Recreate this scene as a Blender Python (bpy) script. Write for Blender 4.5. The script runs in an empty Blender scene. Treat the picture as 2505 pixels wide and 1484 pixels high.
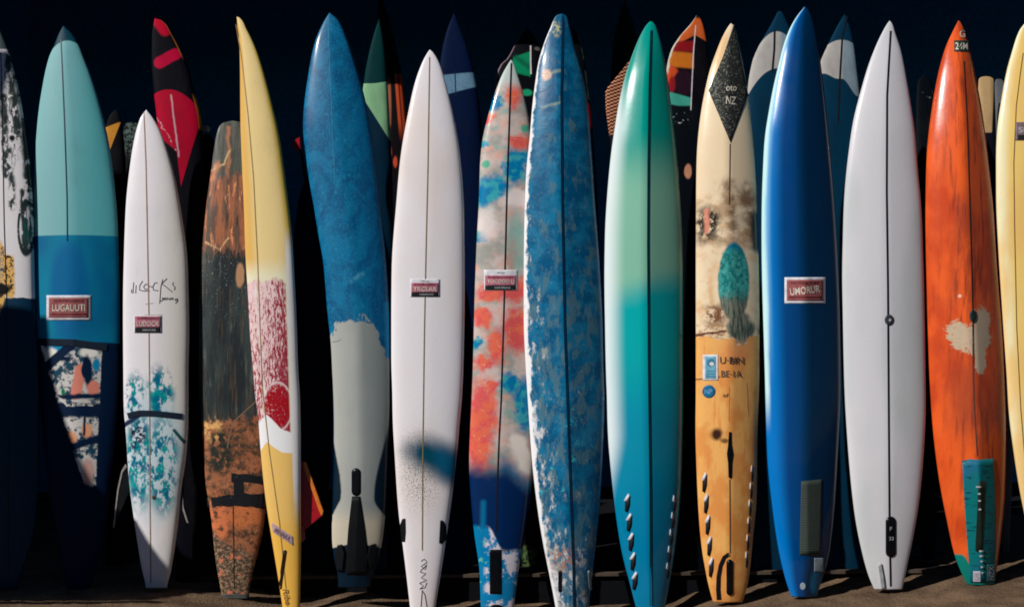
import bpy, bmesh, math, random
import numpy as np
from mathutils import Vector
random.seed(7)
R = math.radians
sc = bpy.context.scene
COL = sc.collection

# ------------------------------------------------------------------ camera, sky, sun, exposure
S = 0.002                      # metres per layout unit at the front row (layout: 2505 x 1484 units)
CAM_D, CAM_Z = 6.5, 1.404
cam = bpy.data.cameras.new('camera')
camo = bpy.data.objects.new('camera', cam)
COL.objects.link(camo)
camo.location = (0, -CAM_D, CAM_Z)
camo.rotation_euler = (R(90), 0, 0)
cam.sensor_width = 36
cam.lens = 36 * CAM_D / (2505 * S)
cam.clip_end = 300
sc.camera = camo

AZ, EL = R(57), R(36)          # sun: to the left of and above the camera
TOSUN = Vector((-math.sin(AZ) * math.cos(EL), -math.cos(AZ) * math.cos(EL), math.sin(EL)))
w = bpy.data.worlds.new('World')
sc.world = w
w.use_nodes = True
nt = w.node_tree
sky = nt.nodes.new('ShaderNodeTexSky')
sky.sky_type = 'NISHITA'
sky.sun_disc = False
sky.sun_elevation = EL
sky.dust_density = 0.0
sky.ozone_density = 10.0
sky.sun_rotation = math.pi + AZ
nt.links.new(sky.outputs[0], nt.nodes['Background'].inputs[0])
nt.nodes['Background'].inputs[1].default_value = 0.026
sun = bpy.data.lights.new('sun', 'SUN')
sun.energy = 5.0
sun.angle = R(0.5)
sun.color = (1.0, 0.955, 0.92)
suno = bpy.data.objects.new('sun', sun)
COL.objects.link(suno)
suno.rotation_euler = (-TOSUN).to_track_quat('-Z', 'Y').to_euler()
suno.location = (-4, -5, 6)
sc.view_settings.view_transform = 'Standard'
sc.view_settings.look = 'None'
sc.view_settings.gamma = 1
sc.view_settings.use_curve_mapping = False
sc.view_settings.exposure = -0.28
sc.render.engine = 'CYCLES'
sc.cycles.max_bounces = 5
sc.cycles.filter_width = 1.8
sc.cycles.use_denoising = True

# ------------------------------------------------------------------ helpers
def tag(o, label=None, cat=None, group=None, kind=None):
    if label: o['label'] = label
    if cat: o['category'] = cat
    if group: o['group'] = group
    if kind: o['kind'] = kind
    return o

def link(name, me, m=None, parent=None):
    o = bpy.data.objects.new(name, me)
    COL.objects.link(o)
    if m is not None and me is not None: me.materials.append(m)
    if parent is not None: o.parent = parent
    return o

def lin(c):
    c = c / 255.0
    return c / 12.92 if c <= 0.04045 else ((c + 0.055) / 1.055) ** 2.4

LIT = 0.80
def C(r, g, b, k=1.0):
    """real base colour of a paint that looks like this sRGB value in full sun"""
    return tuple(min(0.86, lin(v) / LIT * k) for v in (r, g, b)) + (1.0,)

class V:
    def __init__(s, P, sock): s.P, s.s = P, sock
    def __add__(s, o): return s.P.m('ADD', s, o)
    __radd__ = __add__
    def __sub__(s, o): return s.P.m('SUBTRACT', s, o)
    def __rsub__(s, o): return s.P.m('SUBTRACT', o, s)
    def __mul__(s, o): return s.P.m('MULTIPLY', s, o)
    __rmul__ = __mul__
    def __truediv__(s, o): return s.P.m('DIVIDE', s, o)
    def __neg__(s): return s.P.m('MULTIPLY', s, -1.0)

class Paint:
    """small node language for paint; x, y are layout units measured on the board itself, u runs rail to rail (-1..1)"""
    def __init__(P, name, bx=0, by=0, kx=500, kz=500, drift=0.0):
        P.mat = bpy.data.materials.new(name)
        P.mat.use_nodes = True
        P.nt = P.mat.node_tree
        P.bsdf = P.nt.nodes['Principled BSDF']
        tc = P.nt.nodes.new('ShaderNodeTexCoord')
        sep = P.nt.nodes.new('ShaderNodeSeparateXYZ')
        P.nt.links.new(tc.outputs['Object'], sep.inputs[0])
        P.x = (V(P, sep.outputs[0]) - V(P, sep.outputs[2]) * drift) * kx + bx
        P.y = by - V(P, sep.outputs[2]) * kz
        uv = P.nt.nodes.new('ShaderNodeSeparateXYZ')
        P.nt.links.new(tc.outputs['UV'], uv.inputs[0])
        P.u = V(P, uv.outputs[0]) * 2.0 - 1.0
        P.rough = None
        P.height = None
        P.n = 0
    def put(P, inp, v):
        if isinstance(v, V): P.nt.links.new(v.s, inp)
        else: inp.default_value = v
    def m(P, op, a, b=None, c=None, clamp=False):
        n = P.nt.nodes.new('ShaderNodeMath')
        n.operation = op
        n.use_clamp = clamp
        P.put(n.inputs[0], a)
        if b is not None: P.put(n.inputs[1], b)
        if c is not None: P.put(n.inputs[2], c)
        return V(P, n.outputs[0])
    def mn(P, a, b): return P.m('MINIMUM', a, b)
    def mx(P, *a):
        r = a[0]
        for q in a[1:]: r = P.m('MAXIMUM', r, q)
        return r
    def ss(P, v, a, b):
        if a > b: return 1.0 - P.ss(v, b, a)
        n = P.nt.nodes.new('ShaderNodeMapRange')
        n.interpolation_type = 'SMOOTHSTEP'
        P.put(n.inputs[0], v)
        n.inputs[1].default_value, n.inputs[2].default_value = a, b
        return V(P, n.outputs[0])
    def noise(P, size=40, detail=4, rough=0.55, ax=1.0, ay=1.0, dist=0.0, seed=None):
        if seed is None:
            P.n += 1
            seed = P.n * 7.31
        cb = P.nt.nodes.new('ShaderNodeCombineXYZ')
        P.put(cb.inputs[0], P.x * (1.0 / (size * ax)))
        P.put(cb.inputs[1], P.y * (1.0 / (size * ay)))
        cb.inputs[2].default_value = seed
        n = P.nt.nodes.new('ShaderNodeTexNoise')
        n.inputs['Scale'].default_value = 1.0
        n.inputs['Detail'].default_value = detail
        n.inputs['Roughness'].default_value = rough
        n.inputs['Distortion'].default_value = dist
        P.nt.links.new(cb.outputs[0], n.inputs['Vector'])
        return V(P, n.outputs[0])
    def mix(P, a, b, f):
        n = P.nt.nodes.new('ShaderNodeMix')
        n.data_type = 'RGBA'
        P.put(n.inputs[0], f)
        P.put(n.inputs[6], a)
        P.put(n.inputs[7], b)
        return V(P, n.outputs[2])
    def over(P, base, *layers):
        for col, f in layers: base = P.mix(base, col, f)
        return base
    def ell(P, cx, cy, rx, ry, soft=0.15, warp=0.0, wsize=30):
        X, Y = P.x, P.y
        if warp:
            X = X + (P.noise(wsize) - 0.5) * warp
            Y = Y + (P.noise(wsize) - 0.5) * warp
        dx, dy = (X - cx) / rx, (Y - cy) / ry
        d = P.m('SQRT', dx * dx + dy * dy)
        return P.ss(d, 1 + soft, 1 - soft)
    def seg(P, x1, y1, x2, y2, r, soft=2.0, warp=0.0, wsize=30):
        X, Y = P.x, P.y
        if warp:
            X = X + (P.noise(wsize) - 0.5) * warp
            Y = Y + (P.noise(wsize) - 0.5) * warp
        dx, dy = x2 - x1, y2 - y1
        L = float(dx * dx + dy * dy)
        t = P.m('ADD', (X - x1) * (dx / L) + (Y - y1) * (dy / L), 0.0, clamp=True)
        ex, ey = X - x1 - t * dx, Y - y1 - t * dy
        return P.ss(P.m('SQRT', ex * ex + ey * ey), r + soft, r - soft)
    def band(P, v, a, b, s=2.0): return P.ss(v, a - s, a + s) * P.ss(v, b + s, b - s)
    def finish(P, col, rough=0.32, coat=0.5, coat_rough=0.1, grime=0.12, bump=0.12, spec=0.16):
        if grime:
            g = P.noise(70, 6, 0.65, ay=2.5)
            col = P.mix(col, P.mix(col, (0.05, 0.045, 0.035, 1), 0.55), P.ss(g, 0.52, 0.86) * (grime * 3))
            sp = P.noise(5, 2, 0.5)
            col = P.mix(col, (0.06, 0.05, 0.04, 1), P.ss(sp, 0.76, 0.80) * 0.5)
        P.put(P.bsdf.inputs['Base Color'], col)
        rg = P.rough if P.rough is not None else rough
        P.put(P.bsdf.inputs['Roughness'], P.noise(45, 5, 0.6, ay=2) * 0.25 + (rg if isinstance(rg, V) else rg - 0.12))
        P.bsdf.inputs['Coat Weight'].default_value = coat * 0.7
        P.bsdf.inputs['Coat Roughness'].default_value = coat_rough * 0.8
        P.bsdf.inputs['Specular IOR Level'].default_value = spec
        if bump:
            b = P.nt.nodes.new('ShaderNodeBump')
            b.inputs['Strength'].default_value = bump
            b.inputs['Distance'].default_value = 0.004
            h = P.noise(16, 5, 0.6)
            if P.height is not None: h = h * 0.3 + P.height
            P.nt.links.new(h.s, b.inputs['Height'])
            P.nt.links.new(b.outputs[0], P.bsdf.inputs['Normal'])
        return P.mat

_plain = {}
def plain(name, col, rough=0.4, coat=0.0, metallic=0.0):
    if name in _plain: return _plain[name]
    P = Paint(name)
    n = P.noise(12, 4)
    c = P.mix(col, tuple(v * 0.7 for v in col[:3]) + (1,), P.ss(n, 0.35, 0.75))
    m = P.finish(c, rough, coat, grime=0.0, bump=0.05)
    m.node_tree.nodes['Principled BSDF'].inputs['Metallic'].default_value = metallic
    _plain[name] = m
    return m

# ------------------------------------------------------------------ sand height
BASES = [(-150, 1440), (20, 1440), (188, 1440), (382, 1436), (573, 1459), (712, 1500), (880, 1470), (1036, 1503), (1215, 1500), (1400, 1512),
         (1590, 1508), (1785, 1470), (1970, 1456), (2177, 1440), (2405, 1426), (2560, 1415), (2760, 1410)]
_hx = np.array([(b[0] - 1252.5) * S for b in BASES])
_hz = np.array([(1484 - b[1]) * S - 0.08 for b in BASES])
def hbase(x):
    k = np.exp(-((x - _hx) / 0.22) ** 2) + 1e-9 * np.exp(-np.abs(x - _hx))
    return float((k * _hz).sum() / k.sum())
FLOOR_Y = 0.24
def floor_z(x): return 0.034 + 0.010 * x
def ground(x, y):
    f = math.exp(-(max(0.0, abs(y) - 1.6) / 1.5) ** 2) * math.exp(-(max(0.0, abs(x) - 4) / 3) ** 2)
    z = hbase(max(-3.2, min(3.2, x))) * f
    z += 0.035 * math.exp(-((y - 0.75) / 0.5) ** 2) * f
    z += 0.010 * math.sin(x * 3.1 + y * 1.3) * math.sin(y * 2.7 - x * 1.9) + 0.0025 * math.sin(x * 13 + 3 * math.sin(y * 5)) * math.sin(y * 8 + x * 4)
    return z

# ------------------------------------------------------------------ ground and shed
def make_ground():
    xs = np.concatenate([[-90, -60, -40, -25, -15, -9, -6], np.linspace(-4, 4, 220), [6, 9, 15, 25, 40, 60, 90]])
    ys = np.concatenate([[-90, -60, -40, -25, -15, -10, -7, -5, -3.5, -2.5], np.linspace(-1.6, 1.6, 96), np.linspace(1.75, 3.4, 12), [6, 10, 20, 40, 90]])
    rnd = np.random.RandomState(3)
    v = []
    for y in ys:
        for x in xs:
            z = ground(x, y)
            if abs(x) < 4 and abs(y) < 1.6: z += rnd.normal(0, 0.0022)
            v.append((x, y, z))
    n = len(xs)
    f = [(j * n + i, j * n + i + 1, (j + 1) * n + i + 1, (j + 1) * n + i) for j in range(len(ys) - 1) for i in range(n - 1)]
    me = bpy.data.meshes.new('sand')
    me.from_pydata(v, [], f)
    for p in me.polygons: p.use_smooth = True
    P = Paint('sand')
    tc = [n for n in P.nt.nodes if n.type == 'TEX_COORD'][0]
    def nz(scale, det, seedloc):
        mp = P.nt.nodes.new('ShaderNodeMapping')
        mp.inputs['Location'].default_value = (seedloc, seedloc, 0)
        P.nt.links.new(tc.outputs['Object'], mp.inputs[0])
        t = P.nt.nodes.new('ShaderNodeTexNoise')
        t.inputs['Scale'].default_value = scale
        t.inputs['Detail'].default_value = det
        P.nt.links.new(mp.outputs[0], t.inputs[0])
        return V(P, t.outputs[0])
    g1, g2, g3 = nz(160, 3, 1), nz(6, 5, 4), nz(60, 3, 9)
    c = P.mix((0.20, 0.130, 0.076, 1), (0.100, 0.064, 0.038, 1), P.ss(g2, 0.35, 0.68))
    c = P.mix(c, (0.24, 0.17, 0.11, 1), P.ss(g1, 0.55, 0.75) * 0.7)
    c = P.mix(c, (0.045, 0.028, 0.02, 1), P.ss(g3, 0.60, 0.74) * 0.7)
    P.put(P.bsdf.inputs['Base Color'], c)
    P.bsdf.inputs['Roughness'].default_value = 0.95
    P.bsdf.inputs['Specular IOR Level'].default_value = 0.15
    b = P.nt.nodes.new('ShaderNodeBump')
    b.inputs['Strength'].default_value = 0.9
    b.inputs['Distance'].default_value = 0.010
    P.nt.links.new((g1 * 0.6 + g3).s, b.inputs['Height'])
    P.nt.links.new(b.outputs[0], P.bsdf.inputs['Normal'])
    tag(link('ground', me, P.mat), 'dark brown sand sloping up to the right under the surfboards', kind='structure')
make_ground()

def bm_box(bm, x0, x1, y0, y1, z0, z1):
    vs = [bm.verts.new((x, y, z)) for z in (z0, z1) for y in (y0, y1) for x in (x0, x1)]
    for q in ((0, 2, 3, 1), (4, 5, 7, 6), (0, 1, 5, 4), (2, 6, 7, 3), (0, 4, 6, 2), (1, 3, 7, 5)):
        bm.faces.new([vs[i] for i in q])
    return vs
def bm_obj(name, bm, m, parent=None, smooth=False):
    bmesh.ops.recalc_face_normals(bm, faces=bm.faces[:])
    me = bpy.data.meshes.new(name)
    bm.to_mesh(me)
    bm.free()
    if smooth:
        for p in me.polygons: p.use_smooth = True
    return link(name, me, m, parent)

EAVE_Y, EAVE_Z = 0.34, 3.28
WALL_Y = 3.4
dark = plain('dark_navy_paint', (0.012, 0.23, 0.46, 1), 0.9)
shed = tag(link('shed', None), 'dark navy open-fronted shed behind the rows of surfboards', 'shed')
shed.location = (0, WALL_Y, 0)
bm = bmesh.new()
for v in bm_box(bm, -7.99, 7.99, FLOOR_Y - WALL_Y, -0.001, -0.4, 0.0):
    if v.co.z > -0.1: v.co.z = floor_z(v.co.x)
bm_obj('floor', bm, plain('shade_black_deck', (0.003, 0.004, 0.006, 1), 0.95), shed)  # near-black colour keeps the floor as dark as deep shade
bm = bmesh.new()
for v in bm_box(bm, -7.9, 7.9, FLOOR_Y - WALL_Y - .02, FLOOR_Y - WALL_Y + .012, 0.0, 1.0): v.co.z = floor_z(v.co.x) + (-.012 if v.co.z < .5 else .004)
bm_obj('deck_edge', bm, plain('worn_deck_edge', (0.10, 0.075, 0.055, 1), 0.9), shed)
bm = bmesh.new(); bm_box(bm, -8, 8, 0, 0.12, -0.4, 5.0); bm_obj('back_wall', bm, dark, shed)
for x in (-3.72, 8.0):
    bm = bmesh.new(); bm_box(bm, x, x + 0.12, EAVE_Y - WALL_Y, 0.12, -0.4, 4.9); bm_obj('side_wall', bm, dark, shed)
bm = bmesh.new()
p = bm_box(bm, -8.6, 8.6, EAVE_Y - WALL_Y, 0.4, 0, 0.07)
for v in p: v.co.z += EAVE_Z + (v.co.y - (EAVE_Y - WALL_Y)) * 0.75
bm_obj('roof', bm, dark, shed)

bm = bmesh.new(); bm_box(bm, -40, 40, -60, -0.95, -0.5, 0.07)  # added unseen dark slab that soaks up sunlight bounced off the ground
bounce_damper = bm_obj('bounce_damper', bm, plain('dark_slab', (0.022, 0.022, 0.024, 1), 0.9))
tag(bounce_damper, 'added dark slab, out of view, that cuts bounced light in front of the surfboards', kind='structure')

# ------------------------------------------------------------------ surfboards
def pchip(xs, ys, q):
    xs, ys = np.array(xs, float), np.array(ys, float)
    h = np.diff(xs); d = np.diff(ys) / h
    m = np.zeros(len(xs))
    m[0], m[-1] = d[0], d[-1]
    for i in range(1, len(xs) - 1):
        if d[i - 1] * d[i] > 0:
            a, b = 2 * h[i] + h[i - 1], h[i] + 2 * h[i - 1]
            m[i] = (a + b) / (a / d[i - 1] + b / d[i])
    q = np.clip(q, xs[0], xs[-1])
    i = np.clip(np.searchsorted(xs, q) - 1, 0, len(xs) - 2)
    t = (q - xs[i]) / h[i]
    return ((1 + 2 * t) * (1 - t) ** 2 * ys[i] + t * (1 - t) ** 2 * h[i] * m[i] + t * t * (3 - 2 * t) * ys[i + 1] + t * t * (t - 1) * h[i] * m[i + 1])

class Board:
    def __init__(b, tip, L, Rr, base, Y=-0.08, lean=5.0, T=0.034, n=2.8, vee=0.0, tilt=0.0, rock=0.05, label='', group='front', dig=0.02, cat='surfboard'):
        b.lean = R(lean)
        bx, by = base
        if by is None:                                   # stands on the sand at this depth
            X = (bx - 1252.5) * S * (CAM_D + Y) / CAM_D
            Z = (ground(X, Y) if Y < FLOOR_Y - .02 else max(ground(X, Y), floor_z(X))) - dig
            by = 742 - (Z - CAM_Z) * CAM_D / (CAM_D + Y) / S
        X = (bx - 1252.5) * S * (CAM_D + Y) / CAM_D
        Z = CAM_Z - (by - 742) * S * (CAM_D + Y) / CAM_D
        b.B = Vector((X, Y, Z))
        b.root = tag(link('surfboard', None), label, cat, {'front': 'surfboards standing in the front row', 'back': 'surfboards standing in the dim row behind'}[group])
        b.root.location = b.B
        b.root.rotation_euler = (-b.lean, 0, 0)
        b.n, b.vee, b.tilt, b.rock, b.T0 = n, vee, tilt, rock, T
        L = [(tip[0], tip[1])] + [(x, y) for x, y in L if y > tip[1]]
        Rr = [(tip[0], tip[1])] + [(x, y) for x, y in Rr if y > tip[1]]
        if L[-1][1] < by: L.append((L[-1][0], by))
        if Rr[-1][1] < by: Rr.append((Rr[-1][0], by))
        s = np.concatenate([np.linspace(0, 1, 16) ** 2 * 0.07, np.linspace(0.082, 0.93, 72), 1 - np.linspace(1, 0, 10) ** 1.5 * 0.055])
        vy = tip[1] + s * (by - tip[1])
        xl = pchip([p[1] for p in L], [p[0] for p in L], vy)
        xr = pchip([p[1] for p in Rr], [p[0] for p in Rr], vy)
        def smooth(a):
            for _ in range(3):
                c = a.copy()
                c[18:-12] = 0.25 * a[17:-13] + 0.5 * a[18:-12] + 0.25 * a[19:-11]
                a = c
            return a
        xl, xr = smooth(xl), smooth(xr)
        Zs, cl, cr = [], [], []
        for i in range(len(vy)):
            p, q = b.un(xl[i], vy[i]), b.un(xr[i], vy[i])
            Zs.append(p[1]); cl.append(p[0]); cr.append(q[0])
        b.Z, b.c = np.array(Zs), (np.array(cl) + np.array(cr)) / 2
        b.w = np.maximum(0.0008, (np.array(cr) - np.array(cl)) / 2)
        b.s = s
        t = T * np.minimum(1, np.maximum(0.0, s / 0.2)) ** 0.55 * (0.42 + 0.58 * np.minimum(1, (1 - s) / 0.22) ** 0.7)
        b.t = np.minimum(t, b.w * 0.75)
        b.len = b.Z[0]
        b.rk = rock * np.maximum(0, 1 - s / 0.5) ** 2 + rock * 0.35 * np.maximum(0, (s - 0.7) / 0.3) ** 2
        b.kx = (bx, )
        b.bx, b.by = bx, by
        ktip = b.un(tip[0], tip[1])
        b.kz = (by - tip[1]) / ktip[1]
        ymid = Y + math.sin(b.lean) * b.len / 2
        b.kx = 1 / (S * (CAM_D + ymid) / CAM_D)
    def un(b, vx, vy, yo=0.0):
        """where the line of sight through a layout point meets the board's own plane, in the board's coordinates"""
        Cm = Vector((0, -CAM_D, CAM_Z))
        d = Vector(((vx - 1252.5) * S, CAM_D, (742 - vy) * S))
        n = Vector((0, math.cos(b.lean), -math.sin(b.lean)))
        p = Cm + d * (((b.B - Cm).dot(n) + yo) / d.dot(n)) - b.B
        return p.x, p.dot(Vector((0, math.sin(b.lean), math.cos(b.lean))))
    def depth(b, u, w, t, rk):
        u = max(-1, min(1, u))
        return -(t * (1 - abs(u) ** b.n) ** (1 / b.n) + b.vee * w * (1 - abs(u)) * min(1, t / 0.02)) - b.tilt * u * w + rk
    def surf(b, X, Z, off=0.0):
        zz = b.Z[::-1]
        g = lambda a: float(np.interp(Z, zz, a[::-1]))
        w = g(b.w)
        return b.depth((X - g(b.c)) / w, w, g(b.t), g(b.rk)) - off
    def body(b, mat, name='body'):
        M = 22
        ph = np.linspace(-1, 1, M + 1)
        uf = np.sign(ph) * (1 - (1 - np.abs(ph)) ** 1.9)
        v, f, uvs = [], [], []
        K = 2 * M
        for i in range(len(b.Z)):
            c, w, t, rk, z = b.c[i], b.w[i], b.t[i], b.rk[i], b.Z[i]
            for u in uf:
                v.append((c + u * w, b.depth(u, w, t, rk), z)); uvs.append(((u + 1) / 2, b.s[i]))
            for u in uf[::-1][1:-1]:
                v.append((c + u * w, t * (1 - abs(u) ** b.n) ** (1 / b.n) - b.tilt * u * w + rk, z)); uvs.append(((u + 1) / 2, b.s[i]))
        for i in range(len(b.Z) - 1):
            for k in range(K):
                f.append((i * K + k, (i + 1) * K + k, (i + 1) * K + (k + 1) % K, i * K + (k + 1) % K))
        f.append(tuple(range(K)))
        o = (len(b.Z) - 1) * K
        f.append(tuple(o + k for k in range(K))[::-1])
        me = bpy.data.meshes.new(name)
        me.from_pydata(v, [], f)
        uvl = me.uv_layers.new(name='UVMap')
        for lp in me.loops: uvl.data[lp.index].uv = uvs[lp.vertex_index]
        for p in me.polygons: p.use_smooth = len(p.vertices) == 4
        bm = bmesh.new(); bm.from_mesh(me); bmesh.ops.recalc_face_normals(bm, faces=bm.faces[:]); bm.to_mesh(me); bm.free()
        b.bodyo = link(name, me, mat, b.root)
        return b.bodyo
    def paint(b, name):
        x0, z0 = b.un(b.bx, b.by - (b.len * b.kz))
        return Paint(name, b.bx, b.by, b.kx, b.kz, x0 / z0)
    # --- pieces that follow the face of the board
    def pt(b, vx, vy, off):
        X, Z = b.un(vx, vy)
        for _ in range(2): X, Z = b.un(vx, vy, b.surf(X, Z, 0.0))
        return (X, b.surf(X, Z, off), Z)
    def decal(b, name, pts, mat, off=0.0015, parent=None, sub=10, rings=8):
        loop = []
        for i in range(len(pts)):
            p, q = pts[i], pts[(i + 1) % len(pts)]
            for k in range(sub): loop.append((p[0] + (q[0] - p[0]) * k / sub, p[1] + (q[1] - p[1]) * k / sub))
        cx, cy = sum(p[0] for p in pts) / len(pts), sum(p[1] for p in pts) / len(pts)
        n = len(loop)
        v, f = [b.pt(cx, cy, off)], []
        for r in range(1, rings + 1):
            for p in loop: v.append(b.pt(cx + (p[0] - cx) * r / rings, cy + (p[1] - cy) * r / rings, off))
        for p in loop: v.append(b.pt(p[0], p[1], -0.003))
        for k in range(n): f.append((0, 1 + k, 1 + (k + 1) % n))
        for r in range(rings):
            for k in range(n): f.append((1 + r * n + k, 1 + (r + 1) * n + k, 1 + (r + 1) * n + (k + 1) % n, 1 + r * n + (k + 1) % n))
        me = bpy.data.meshes.new(name)
        me.from_pydata(v, [], f)
        bm = bmesh.new(); bm.from_mesh(me); bmesh.ops.recalc_face_normals(bm, faces=bm.faces[:])
        for fc in bm.faces:
            fc.smooth = True
        if sum(fc.normal.y for fc in bm.faces) > 0: bmesh.ops.reverse_faces(bm, faces=bm.faces[:])
        bm.to_mesh(me); bm.free()
        return link(name, me, mat, parent or b.root)
    def rect(b, name, x0, y0, x1, y1, mat, off=0.0015, parent=None, skew=0.0):
        return b.decal(name, [(x0, y0), (x1, y0 + skew), (x1, y1 + skew), (x0, y1)], mat, off, parent)
    def disc(b, name, cx, cy, rx, ry, mat, off=0.002, parent=None, p=2.0):
        pts = []
        for k in range(28):
            a = 2 * math.pi * k / 28
            c, s_ = math.cos(a), math.sin(a)
            pts.append((cx + rx * math.copysign(abs(c) ** (2 / p), c), cy + ry * math.copysign(abs(s_) ** (2 / p), s_)))
        return b.decal(name, pts, mat, off, parent, sub=1, rings=4)
    def slot(b, name, cx, cy, hw, hh, mat, off=0.002, parent=None, dx=0.0):
        pts = []
        for k in range(9):
            a = math.pi * k / 8
            pts.append((cx + hw * math.cos(a) - dx, cy - (hh - hw) - hw * math.sin(a)))
        for k in range(9):
            a = math.pi + math.pi * k / 8
            pts.append((cx + hw * math.cos(a) + dx, cy + (hh - hw) - hw * math.sin(a)))
        return b.decal(name, pts, mat, off, parent, sub=2, rings=4)
    def ribbon(b, name, strokes, width, mat, off=0.001, parent=None, edge=False):
        v, f = [], []
        for pts in strokes:
            fine = []
            for i in range(len(pts) - 1):
                p, q = pts[i], pts[i + 1]
                k = max(2, int(math.hypot(q[0] - p[0], q[1] - p[1]) / 12))
                for j in range(k): fine.append((p[0] + (q[0] - p[0]) * j / k, p[1] + (q[1] - p[1]) * j / k))
            fine.append(pts[-1])
            o = len(v)
            for i, p in enumerate(fine):
                a, c = fine[max(0, i - 1)], fine[min(len(fine) - 1, i + 1)]
                d = math.hypot(c[0] - a[0], c[1] - a[1]) or 1
                nx, ny = -(c[1] - a[1]) / d, (c[0] - a[0]) / d
                wd = width(i / (len(fine) - 1)) if callable(width) else width
                for e, of in ((-1, -0.002), (-0.92, off), (0.92, off), (1, -0.002)):
                    v.append(b.pt(p[0] + nx * wd / 2 * e, p[1] + ny * wd / 2 * e, of))
            for i in range(len(fine) - 1):
                for k in range(3): f.append((o + i * 4 + k, o + i * 4 + k + 1, o + (i + 1) * 4 + k + 1, o + (i + 1) * 4 + k))
        me = bpy.data.meshes.new(name)
        me.from_pydata(v, [], f)
        return link(name, me, mat, parent or b.root)
    def stringer(b, pts, width, mat):
        return b.ribbon('stringer', [pts], width, mat, 0.0012)
    def text(b, s_, vx, vy, h, w, mat, off=0.003, parent=None, ang=0.0, shear=0.0, name='lettering'):
        """print of height h and width w (layout units) that follows the face"""
        cu = bpy.data.curves.new(name, 'FONT')
        cu.body = s_
        cu.resolution_u = 3
        cu.shear = shear
        cu.offset = 0.012
        t = bpy.data.objects.new(name, cu)
        COL.objects.link(t)
        bpy.context.view_layer.update()
        me = bpy.data.meshes.new_from_object(t.evaluated_get(bpy.context.evaluated_depsgraph_get()))
        bpy.data.objects.remove(t)
        bpy.data.curves.remove(cu)
        ca, sa = math.cos(R(ang)), math.sin(R(ang))
        xs, ys = [q.co.x for q in me.vertices], [q.co.y for q in me.vertices]
        x0, x1, y0, y1 = min(xs), max(xs), min(ys), max(ys)
        for q in me.vertices:
            x = ((q.co.x - x0) / (x1 - x0) - .5) * w
            y = ((q.co.y - y0) / (y1 - y0) - .5) * h
            q.co = b.pt(vx + x * ca - y * sa, vy - (x * sa + y * ca), off)
        me.name = name
        me.materials.clear()
        return link(name, me, mat, parent or b.root)
    def plate(b, name, pts, mat, y0, y1, parent=None):
        """flat blade (a fin) in the plane of the board, with real thickness"""
        n = len(pts)
        q = [b.un(*p) for p in pts]
        v = [(x, y0, z) for x, z in q] + [(x, y1, z) for x, z in q]
        f = [tuple(range(n)), tuple(range(2 * n - 1, n - 1, -1))] + [(i, (i + 1) % n, n + (i + 1) % n, n + i) for i in range(n)]
        me = bpy.data.meshes.new(name)
        me.from_pydata(v, [], f)
        bm = bmesh.new(); bm.from_mesh(me); bmesh.ops.recalc_face_normals(bm, faces=bm.faces[:])
        bmesh.ops.bevel(bm, geom=bm.edges[:], offset=0.0025, segments=2, affect='EDGES')
        bm.to_mesh(me); bm.free()
        return link(name, me, mat, parent or b.root)

black = plain('black_rubber', (0.004, 0.005, 0.007, 1), 0.55)
black_plastic = plain('black_plastic', (0.004, 0.005, 0.007, 1), 0.3, 0.15)
wood_line = plain('olive_wood_strip', (0.24, 0.18, 0.09, 1), 0.4)
wood_pale = plain('pale_wood_strip', (0.42, 0.33, 0.20, 1), 0.4)
dark_line = plain('dark_strip', (0.012, 0.014, 0.018, 1), 0.35)
blue_line = plain('navy_strip', (0.006, 0.03, 0.06, 1), 0.35)
white_vinyl = plain('white_vinyl', (0.74, 0.74, 0.78, 1), 0.35)
red_vinyl = plain('red_vinyl', (0.34, 0.10, 0.10, 1), 0.45)
pink_vinyl = plain('pink_vinyl', (0.50, 0.16, 0.22, 1), 0.35)
maroon_vinyl = plain('maroon_vinyl', (0.16, 0.03, 0.035, 1), 0.45)
black_vinyl = plain('black_vinyl', (0.02, 0.02, 0.022, 1), 0.35)
cream_print = plain('cream_print', (0.72, 0.66, 0.55, 1), 0.4)
ink = plain('black_ink', (0.025, 0.025, 0.028, 1), 0.5)
grey_print = plain('grey_print', (0.42, 0.43, 0.44, 1), 0.4)
red_plastic = plain('red_plastic', (0.42, 0.012, 0.02, 1), 0.3, 0.4)
orange_plastic = plain('orange_plastic', (0.80, 0.22, 0.03, 1), 0.3, 0.4)

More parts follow.
